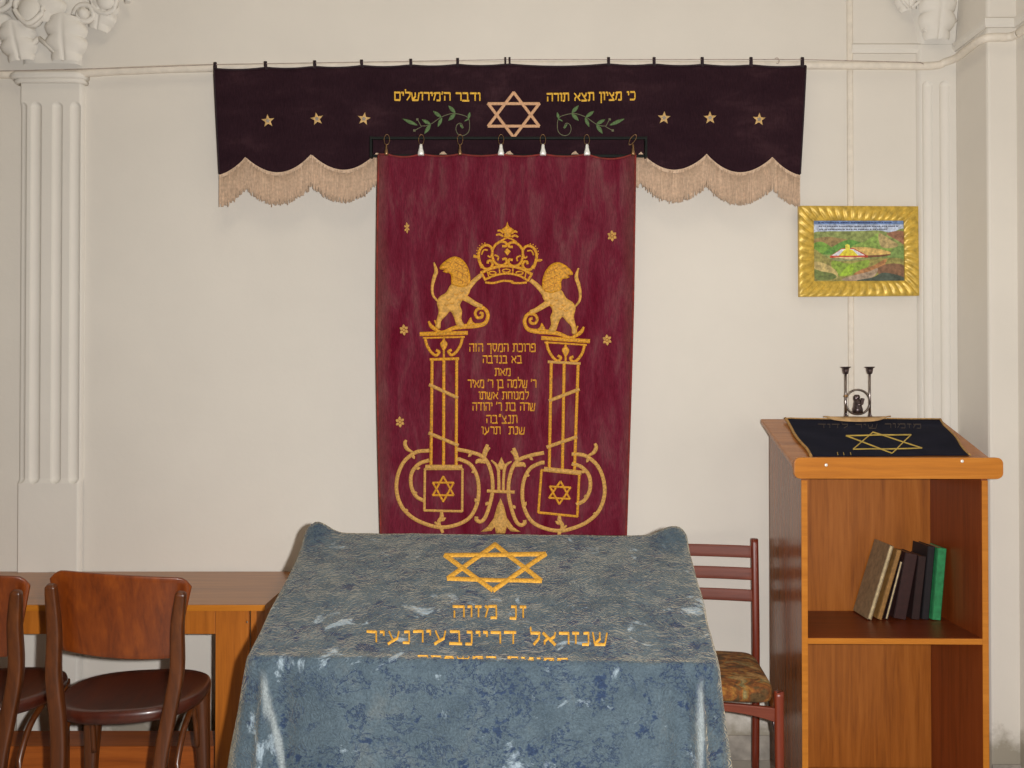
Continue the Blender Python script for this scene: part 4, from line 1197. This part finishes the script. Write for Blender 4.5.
# ================================================================== BENTWOOD CHAIRS
def bentwood():
    t = thing('bentwood_chair', 'dark brown bentwood chair nearest the blue tablecloth, tucked under the side desk', 'chair', (0, 0, 0), 0, 'bentwood chairs')
    # seat: rounded plywood disc, slightly dished
    mb = MB(); rings = []; n = 48
    def outline(k, s):
        a = 2 * pi * k / n
        ca, sa = cos(a), sin(a)
        e = 2.6
        x = math.copysign(abs(ca) ** (2 / e), ca) * .228; y = math.copysign(abs(sa) ** (2 / e), sa) * .215
        x *= 1 + .05 * (y / .215)
        return x * s, y * s + .02
    for s, z in ((.002, .440), (.9, .440), (.97, .443), (1.0, .455), (1.0, .468), (.985, .478), (.95, .482), (.82, .478), (.6, .472), (.3, .469), (.002, .468)):
        rings.append([Vector((*outline(k, s), z)) for k in range(n)])
    mb.loft(rings); build('seat', mb, 'chair_seat', t)
    # rear posts = rear legs, flaring out towards the top
    for sx_ in (-1, 1):
        path = [(sx_ * .180, -.250, FZ / 1.04 + .0005), (sx_ * .155, -.222, .15), (sx_ * .147, -.208, .32), (sx_ * .160, -.205, .46), (sx_ * .178, -.222, .60), (sx_ * .176, -.255, .74), (sx_ * .184, -.283, .84 - sx_ * .016), (sx_ * .185, -.290, .866 - sx_ * .016)]
        path = [(x + .075 * (z - .5) * min(1, max(0, z) / .2), y, z) for x, y, z in path]
        mb = MB(); q = smooth_path(path, 4); m = len(q)
        mb.tube(q, [.0135 + .006 * sin(pi * min(1, k / m * 1.15)) if k < m - 2 else .012 - .005 * (k - m + 2) for k in range(m)], 16, sx=1.12, up=Vector((0, 1, 0)), expo=5)
        build('rear_leg', mb, 'chair_wood', t)
    # curved backrest board
    def bfn(u, v):
        s = (u - .5) * 2
        wid = .164 + .040 * v
        # rounded upper corners, gently arched lower edge
        top = .898 - .026 * max(0, (abs(s) - .80) / .20) ** 2.4; bot = .652 - .008 * (1 - s * s)
        z = bot + (top - bot) * v
        y = -.212 - .055 * (z - .65) / .25 - .020 * (1 - s * s) + .022
        return Vector((s * wid + .075 * (z - .5), y, z - .018 * s))
    mb = MB(); mb.grid(bfn, 28, 14); build('backrest', mb, 'chair_back', t, solid=.012, bev=.003)
    # front legs
    for sx_ in (-1, 1):
        path = [(sx_ * .194, .177, FZ / 1.04), (sx_ * .186, .172, .2), (sx_ * .178, .168, .36), (sx_ * .172, .165, .442)]
        mb = MB(); mb.tube(smooth_path(path, 4), [.015, .0165, .018, .02, .022, .024, .026, .028, .030, .032, .034, .036, .037], 12, expo=3.2, up=Vector((0, 1, 0)))
        build('front_leg', mb, 'chair_wood', t)
    # bent braces under the seat
    for sx_ in (-1, 1):
        mb = MB(); mb.tube(smooth_path([(sx_ * .165, -.195, .16), (sx_ * .172, -.17, .29), (sx_ * .180, -.11, .385), (sx_ * .187, -.02, .426), (sx_ * .190, .05, .433)], 6), .010, 8)
        build('brace', mb, 'chair_wood', t)
        mb = MB(); mb.tube(smooth_path([(sx_ * .170, .150, .24), (sx_ * .168, .125, .34), (sx_ * .165, .08, .41), (sx_ * .160, .0, .434)], 6), .009, 8)
        build('brace', mb, 'chair_wood', t)
    return t
ch = bentwood()
for part in ch.children:
    for v in part.data.vertices: v.co.z *= 1.04
ch.location = (-1.243, -.905, 0); ch.rotation_euler = (0, 0, radians(8))
copy_thing(ch, (-1.748, -.885, 0), radians(8), 'dark brown bentwood chair partly outside the left edge, tucked under the side desk')

# ================================================================== SLATTED CHAIR
def slat_chair():
    t = thing('slat_back_chair', 'mahogany chair with three back slats and brown floral seat between tablecloth and lectern', 'chair', (0, 0, 0))
    # local: origin under the rear legs' midpoint, facing -y
    W = .19
    for sx_ in (-1, 1):
        mb = MB(); q = smooth_path([(sx_ * W, .025, FZ), (sx_ * W, .0, .25), (sx_ * W, -.005, .45), (sx_ * W, .012, .66), (sx_ * W, .035, .849), (sx_ * W, .037, .864)], 4)
        mb.tube(q, [.0155] * (len(q) - 3) + [.015, .012, .006], 12, expo=3, up=Vector((0, 1, 0))); build('rear_leg', mb, 'slat_z', t)
        mb = MB(); q = smooth_path([(sx_ * .215, -.517, FZ), (sx_ * .213, -.51, .2), (sx_ * .213, -.505, .393), (sx_ * .213, -.505, .407)], 4)
        mb.tube(q, [.015] * 4 + [.0165] * 4 + [.0175] * 3 + [.016, .011], 12, expo=3.6, up=Vector((0, 1, 0))); build('front_leg', mb, 'slat_z', t)
    for z0, z1 in ((.789, .839), (.699, .749), (.612, .660)):
        mb = MB()
        def fn(u, v):
            s = (u - .5) * 2; z = z0 + (z1 - z0) * v
            return Vector((s * (W - .008), .010 + .027 * (z - .64) / .2 - .010 * (1 - s * s) * -1 - .004, z))
        mb.grid(fn, 16, 3); build('back_slat', mb, 'slat', t, solid=.012, bev=.003)
    # front rail with a curved underside, side rails, stretcher
    mb = MB()
    n = 14; top = [(-.2 + .4 * k / n, .352 + .008 * (1 - (2 * k / n - 1) ** 2)) for k in range(n + 1)]
    bot = [(-.2 + .4 * k / n, .302 + .030 * (1 - (2 * k / n - 1) ** 2)) for k in range(n + 1)]
    mb.prism(bot + top[::-1], 'y', -.515, -.495); build('front_rail', mb, 'slat', t, bev=.003)
    for sx_ in (-1, 1):
        mb = MB()
        mb.tube([(sx_ * .203, -.49, .349), (sx_ * .196, -.25, .345), (sx_ * .188, -.015, .341)], .018, 8, expo=4, sx=.6); build('side_rail', mb, 'chair_wood', t)
        mb = MB(); mb.tube([(sx_ * .195, -.40, .345), (sx_ * .203, -.492, .27)], .008, 8, expo=4); build('corner_brace', mb, 'dark_pewter', t)
    mb = MB(); mb.box((0, -.03, .332), (.36, .018, .05)); build('rear_rail', mb, 'slat', t, bev=.003)
    # padded cushion
    mb = MB(); rings = []; n = 60
    def out(k, s):
        a = 2 * pi * k / n; ca, sa = cos(a), sin(a); e = 8
        x = math.copysign(abs(ca) ** (2 / e), ca); y = math.copysign(abs(sa) ** (2 / e), sa)
        wid = .202 - .024 * (y * .5 + .5)
        return x * wid * s, (-.268 + y * .248) * (1) if s == 1 else -.268 + y * .248 * s
    def zof(y, dz): return .390 - .010 * ((y + .516) / .5) + dz
    for s, dz in ((.002, 0), (.93, .0), (.98, .006), (1.0, .020), (1.0, .038), (.985, .050), (.94, .058), (.8, .064), (.5, .068), (.002, .069)):
        ring = []
        for k in range(n):
            x, y = out(k, s)
            ring.append(Vector((x, y, zof(y, dz - .026) )))
        rings.append(ring)
    mb.loft(rings); build('cushion', mb, 'floral', t)
    return t
sc = slat_chair()
rz = radians(-9)
W_ = Matrix.Rotation(rz, 3, 'Z') @ Vector((.19, 0, 0))
pr_ = Vector((1.0125, -D0 + 3.667, 0))
sc.location = pr_ - W_; sc.rotation_euler = (0, 0, rz)

# ================================================================== LECTERN
LW, LD = .687, .425
lec = thing('lectern', 'tall brown veneered lectern with sloping top and open shelves beside the wall pier', 'lectern', (1.074, -D0 + 3.27, 0), radians(-.8))
LMI = (Matrix.Translation(lec.location) @ Matrix.Rotation(radians(-.8), 4, 'Z')); LM = LMI; LMI = LM.inverted()
T_ = .022
ZLF, ZLB = 1.196, 1.341           # top of side panels, front / back
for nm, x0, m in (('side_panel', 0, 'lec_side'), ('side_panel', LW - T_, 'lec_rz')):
    mb = MB(); mb.prism([(.0025, FZ), (LD, FZ), (LD, ZLB), (.0025, ZLF)], 'x', x0, x0 + T_); build(nm, mb, m, lec, bev=.001)
    mb = MB(); mb.box((x0 + T_ / 2, .001, (ZLF - .04 + FZ) / 2), (T_, .0026, ZLF - .04 - FZ)); build('front_edging', mb, 'lec_edge', lec)
mb = MB(); mb.box((LW / 2, LD - .006, .59), (LW - 2 * T_ - .001, .008, 1.375)); build('back_panel', mb, 'lec_z', lec)
ZS = .572
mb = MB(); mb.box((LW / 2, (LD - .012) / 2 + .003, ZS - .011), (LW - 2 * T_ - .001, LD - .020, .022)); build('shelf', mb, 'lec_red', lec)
mb = MB(); mb.box((LW / 2, .0015, ZS - .011), (LW - 2 * T_ - .001, .003, .021)); build('shelf_edging', mb, 'lec_edge', lec)
mb = MB(); mb.box((LW / 2, (LD - .012) / 2 + .003, FZ + .012), (LW - 2 * T_ - .001, LD - .020, .022)); build('bottom_board', mb, 'lec_z', lec)
# sloping lid
sl_l = atan2(ZLB - ZLF, LD)
def lid_z(y): return ZLF + (ZLB - ZLF) * y / LD + .024
mb = MB(); x0, x1 = -.032, LW + .036
mb.prism([(-.001, lid_z(-.001) - .022), (LD + .02, lid_z(LD + .02) - .022), (LD + .02, lid_z(LD + .02)), (-.001, lid_z(-.001))], 'x', x0, x1)
build('sloping_lid', mb, 'lec_lid', lec, bev=.006, seg=3)
mb = MB(); r = .022; poly = []
xa, xb, za, zb_ = -.033, LW + .045, 1.164, 1.242
for cx_, cz_, a0 in ((xb - r, za + r, -90), (xb - r, zb_ - r, 0), (xa + r, zb_ - r, 90), (xa + r, za + r, 180)):
    for k in range(7): a = radians(a0 + 15 * k); poly.append((cx_ + r * cos(a), cz_ + r * sin(a)))
mb.prism(poly, 'y', -.024, -.0015)
lip = build('front_lip', mb, 'lec_edge', lec, bev=.002)
for px, py in ((826, 465), (961, 461)):
    l = LMI @ P(px, py, -D0 + 3.246); mb = MB(); mb.ellipsoid((l.x, -.0245, l.z), (.006, .003, .006)); build('screw', mb, 'steel', lip)

# ---- navy cloth on the lid
lcl = thing('lectern_cloth', 'navy velvet cloth with gold outlined star and cord edging lying on the lectern top', 'cloth', lec.location, lec.rotation_euler.z)
lp0 = LM @ Vector((0, 0, lid_z(0))); ln = (LM.to_3x3() @ Vector((0, -sin(sl_l), cos(sl_l)))).normalized()
lnl = Vector((0, -sin(sl_l), cos(sl_l)))
def lid_pt(px, py): return LMI @ hit(px, py, lp0, ln)
cor = [lid_pt(811, 458.5), lid_pt(970, 457), lid_pt(938, 419.5), lid_pt(784, 420.5)]
for c_ in cor: c_.y = max(.008, min(c_.y, LD - .014))
def lc(u, v):
    p = cor[0].lerp(cor[1], u).lerp(cor[3].lerp(cor[2], u), v)
    p = Vector((p.x + .004 * sin(v * 9) * (1 if u < .5 else -1), p.y, 0))
    w = .0026 + .0022 * (noise.noise(Vector((p.x * 9, p.y * 12, 2))) + .6) + .005 * exp(-((u - .03) / .05) ** 2) * (.5 + .5 * sin(v * 14)) * .6 + .005 * max(0, v - .85) / .15
    p.z = lid_z(p.y) + .002 + max(0, w); return p
mb = MB(); mb.grid(lc, 60, 40); build('velvet', mb, 'navy', lcl, solid=.002)
mb = MB()
mb.tube([lc(0, k / 30) + lnl * .002 for k in range(31)], .0055, 7); mb.tube([lc(1, k / 30) + lnl * .001 for k in range(31)], .0042, 7)
mb.tube([lc(k / 30, 1) + lnl * .001 for k in range(31)], .0035, 7)
build('cord_edging', mb, 'trim_gold', lcl)
inv_c = []
def lec_map(px, py):
    p = lid_pt(px, py)
    # local (u, v) of the cloth at this point
    u, v = .5, .5
    for _ in range(12):
        q = lc(u, v); du = (lc(u + .01, v) - q) / .01; dv = (lc(u, v + .01) - q) / .01
        ex, ey = p.x - q.x, p.y - q.y
        det = du.x * dv.y - dv.x * du.y
        if abs(det) < 1e-9: break
        u += (ex * dv.y - ey * dv.x) / det; v += (ey * du.x - ex * du.y) / det
    u = min(1.1, max(-.1, u)); v = min(1.02, max(-.1, v))
    return lc(u, v) + lnl * .0012, lnl
em = Emb(lec_map)
for pts in ([(873, 434), (922, 450), (853, 451)], [(892, 455), (911, 436.5), (846, 437.5)]):
    for k in range(3): em.line(pts[k], pts[(k + 1) % 3], 1.1, .002 if pts[0][1] < 440 else .0026)
build('star', em.mb, 'outline_gold', lcl)
hebrew(lec_map, 'faint', lcl, 'מזמור שיר לדוד', 818, 921, 426, 430, .8, .0012)
em = Emb(lec_map)
for px in (838, 844, 851): em.line((px, 457.6), (px - .6, 454.5), .7, .0018)
build('stitch_marks', em.mb, 'outline_gold', lcl)
mb = MB()   # folded-back hem at the rear showing the pale lining
fold = [(822, 419.5), (834, 423), (856, 424.3), (878, 423.6), (890, 420)]
up_, lo_ = [], []
for k, (px, py) in enumerate(smooth_path([(a, b, 0) for a, b in fold], 5)[:][i][:2] for i in range(21)):
    p = lec_map(px, py)[0]; e = lec_map(px, 419.2)[0]
    lo_.append(p + lnl * .003); up_.append(Vector((e.x, e.y + .002, e.z)) + lnl * .006)
mb.loft([[a, (a + b) / 2 + lnl * .004, b] for a, b in zip(lo_, up_)], False, False, False)
build('folded_lining', mb, 'lining', lcl, solid=.002)

# ---- candle holder
zc_ = lid_z(LD - .0) ; bx = LMI @ P(857.5, 417, -D0 + 3.70)
cpos = LM @ Vector((bx.x, LD + .006, lid_z(LD + .002) + .001))
chd = thing('candle_holder', 'small pewter double candle holder with figure in a ring standing on the lectern top', 'candle holder', cpos)
kx = F / (cpos.y + D0)     # px per metre there
hx = 12.0 / kx             # half spacing of the two stems
ztop = P(846, 367, cpos.y).z - cpos.z
for sx_ in (-1, 1):
    mb = MB(); mb.tube([(sx_ * hx, 0, .012), (sx_ * hx, 0, ztop - .028)], .0048, 10); build('stem', mb, 'pewter', chd)
    mb = MB(); mb.lathe([(.003, ztop - .032), (.010, ztop - .028), (.013, ztop - .016), (.014, ztop - .006), (.0215, ztop - .001), (.0215, ztop + .001), (.012, ztop), (.011, ztop - .012), (.002, ztop - .014)], (sx_ * hx, 0, 0), 20); build('candle_cup', mb, 'dark_pewter', chd)
    mb = MB(); mb.tube(smooth_path([(sx_ * hx - .010, -.010, .003), (sx_ * hx - .004, -.003, .016), (sx_ * hx, 0, .032)], 4), .0045, 8); mb.tube(smooth_path([(sx_ * hx + .010, -.010, .003), (sx_ * hx + .004, -.003, .016), (sx_ * hx, 0, .032)], 4), .0045, 8)
    mb.tube(smooth_path([(sx_ * hx, .014, .006), (sx_ * hx, .006, .018), (sx_ * hx, 0, .032)], 4), .0045, 8)
    build('foot', mb, 'dark_pewter', chd)
rz_ = P(857, 402, cpos.y).z - cpos.z; rr = 12.3 / kx
mb = MB(); mb.tube([(rr * cos(2 * pi * k / 40), 0, rz_ + rr * sin(2 * pi * k / 40)) for k in range(40)], .0045, 8, closed=True, up=Vector((0, 1, 0))); build('ring', mb, 'pewter', chd)
mb = MB(); mb.ellipsoid((-hx - .001, -.004, P(0, 396, cpos.y).z - cpos.z), (.009, .007, .007)); build('rivet', mb, 'brass_clip', chd)
mb = MB()   # seated praying figure: robe, body, hooded head, book
mb.lathe([(.003, rz_ - rr + .003), (.022, rz_ - rr + .004), (.021, rz_ - .028), (.018, rz_ - .02), (.016, rz_ - .004), (.014, rz_ + .006), (.008, rz_ + .014), (.003, rz_ + .016)], (-.001, 0, 0), 16)
mb.ellipsoid((-.002, -.002, rz_ + .020), (.011, .010, .012)); mb.ellipsoid((-.005, .001, rz_ + .016), (.014, .011, .016))
mb.tube(smooth_path([(-.012, -.006, rz_ + .004), (-.002, -.016, rz_ - .012), (.012, -.016, rz_ - .006)], 4), .006, 8)
mb.box((.013, -.014, rz_ + .004), (.012, .010, .024), Matrix.Rotation(.25, 3, 'Y'))
build('figure', mb, 'dark_pewter', chd)

# ---- books on the shelf
def book_mats(name, c): return plain(name, c, .6, var=.12, scale=50)
def book(label, px_b, px_t, py_t, th, depth, cover, pages, yfront, spine_front=True, zoff=0):
    """standing book leaning sideways; px_b, px_t: left foot and left top of its fore edge"""
    C_ = F / (yfront + D0)
    foot = P(px_b, 614, yfront); top = P(px_t, py_t, yfront)
    zs = ZS + lec.location.z
    hgt_v = Vector((top.x - foot.x, 0, top.z - zs)); Hh = hgt_v.length; ang = atan2(hgt_v.x, hgt_v.z)
    t = thing('book', label, 'book', (foot.x, yfront, zs + .001), 0, 'books on the lectern shelf')
    # leaning to the right pivots on the lower right corner
    R = Matrix.Rotation(ang, 3, 'Y')
    lift = max(0, th * sin(ang))
    off = Vector((0, 0, lift + zoff)) if ang > 0 else Vector((0, 0, 0))
    def put(name, boxes, m, bev):
        mb = MB()
        for c, d in boxes: mb.box(R @ Vector(c) + off, d, R)
        return build(name, mb, m, t, bev=bev)
    ct = min(.003, th * .2)
    boxes = [((ct / 2, depth / 2, Hh / 2), (ct, depth, Hh)), ((th - ct / 2, depth / 2, Hh / 2), (ct, depth, Hh))]
    if spine_front: boxes.append(((th / 2, ct / 2, Hh / 2), (th - .0002, ct, Hh)))
    else: boxes.append(((th / 2, depth - ct / 2, Hh / 2), (th - .0002, ct, Hh)))
    put('cover', boxes, cover, .0008)
    y0, y1 = (ct + .0004, depth - .004) if spine_front else (.003, depth - ct - .0004)
    put('pages', [((th / 2, (y0 + y1) / 2, Hh / 2), (th - 2 * ct - .0004, y1 - y0, Hh - .006))], pages, 0)
    return t
yb = lec.location.y + .255
MAT['b_grey'] = book_mats('grey_beige_board', (142, 122, 92)); MAT['b_tan'] = book_mats('tan_board', (150, 110, 58))
MAT['b_mar'] = book_mats('maroon_black_board', (52, 26, 24)); MAT['b_brn'] = book_mats('dark_brown_board', (44, 24, 22)); MAT['b_nav'] = book_mats('blackish_navy_board', (30, 26, 30))
MAT['b_grn'] = book_mats('bright_green_board', (48, 138, 84)); MAT['b_page'] = book_mats('cream_paper', (196, 176, 136)); MAT['b_page2'] = book_mats('brown_paper', (120, 92, 62))
# from the right: the green one leans on nothing, the rest lean against each other
book('bright green book at the right end of the row on the lectern shelf', 931.8, 937.8, 549, .036, .135, 'b_grn', 'b_page', yb - .005)
book('tall blackish book just left of the bright green one on the lectern shelf', 921.8, 928.2, 547, .028, .135, 'b_nav', 'b_page2', yb + .004)
book('dark brown book between the thick maroon-black book and the tall blackish one', 911.5, 918.6, 557, .032, .13, 'b_brn', 'b_page2', yb + .002)
book('thick maroon-black book right of the thin dark booklet on the lectern shelf', 893.6, 905.6, 555, .050, .135, 'b_mar', 'b_page2', yb)
book('thin dark booklet with pale page edges, squeezed between tan book and maroon-black book', 885.0, 900.2, 562, .012, .125, 'b_brn', 'b_page', yb + .002, False)
book('tan book leaning beside the grey-beige book on the lectern shelf', 877.0, 897.0, 551, .020, .135, 'b_tan', 'b_page2', yb)
book('grey-beige book leaning hardest at the left end of the row on the lectern shelf', 867.5, 890.0, 546.5, .016, .15, 'b_grey', 'b_page', yb - .006, False)

# set the origin of everything that stands on the floor down to the floor
for t in [o for o in C.objects if o.parent is None and o.type == 'EMPTY' and o.get('category') in ('chair', 'table', 'desk', 'lectern')]:
    dz = t.location.z - FZ
    t.location.z = FZ
    for ch_ in t.children: ch_.location.z += dz

# ================================================================== LIGHT, CAMERA
cd = bpy.data.cameras.new('camera'); cam = bpy.data.objects.new('camera', cd); C.objects.link(cam)
cam.location = CAM; cam.rotation_euler = (pi / 2 + PITCH, 0, 0)
cd.sensor_fit = 'HORIZONTAL'; cd.sensor_width = 36; cd.lens = 36 * F / 1024
cd.clip_start = .02
scn.camera = cam
# the camera's flash, a hand's width right of the lens
ld = bpy.data.lights.new('flash', 'SPOT'); ld.energy = 260; ld.shadow_soft_size = .018; ld.color = (1.0, .98, .96); ld.spot_size = radians(125); ld.spot_blend = .3
lo = bpy.data.objects.new('flash', ld); C.objects.link(lo); lo.location = CAM + Vector((.10, .01, .02)); lo.rotation_euler = (pi / 2, 0, 0)
# weak warm fill light added under the ceiling, no fixture modelled
la = bpy.data.lights.new('ceiling_fill', 'AREA'); la.energy = 16; la.size = 1.6; la.color = (1.0, .86, .66)
lo = bpy.data.objects.new('ceiling_fill', la); C.objects.link(lo); lo.location = (-.4, -2.6, ZT - .1)
w = bpy.data.worlds.new('world'); scn.world = w; w.use_nodes = True
w.node_tree.nodes['Background'].inputs[0].default_value = (1, .93, .82, 1); w.node_tree.nodes['Background'].inputs[1].default_value = .2
scn.view_settings.view_transform = 'Standard'; scn.view_settings.look = 'None'
scn.view_settings.exposure = .57; scn.view_settings.gamma = 1; scn.view_settings.use_curve_mapping = False
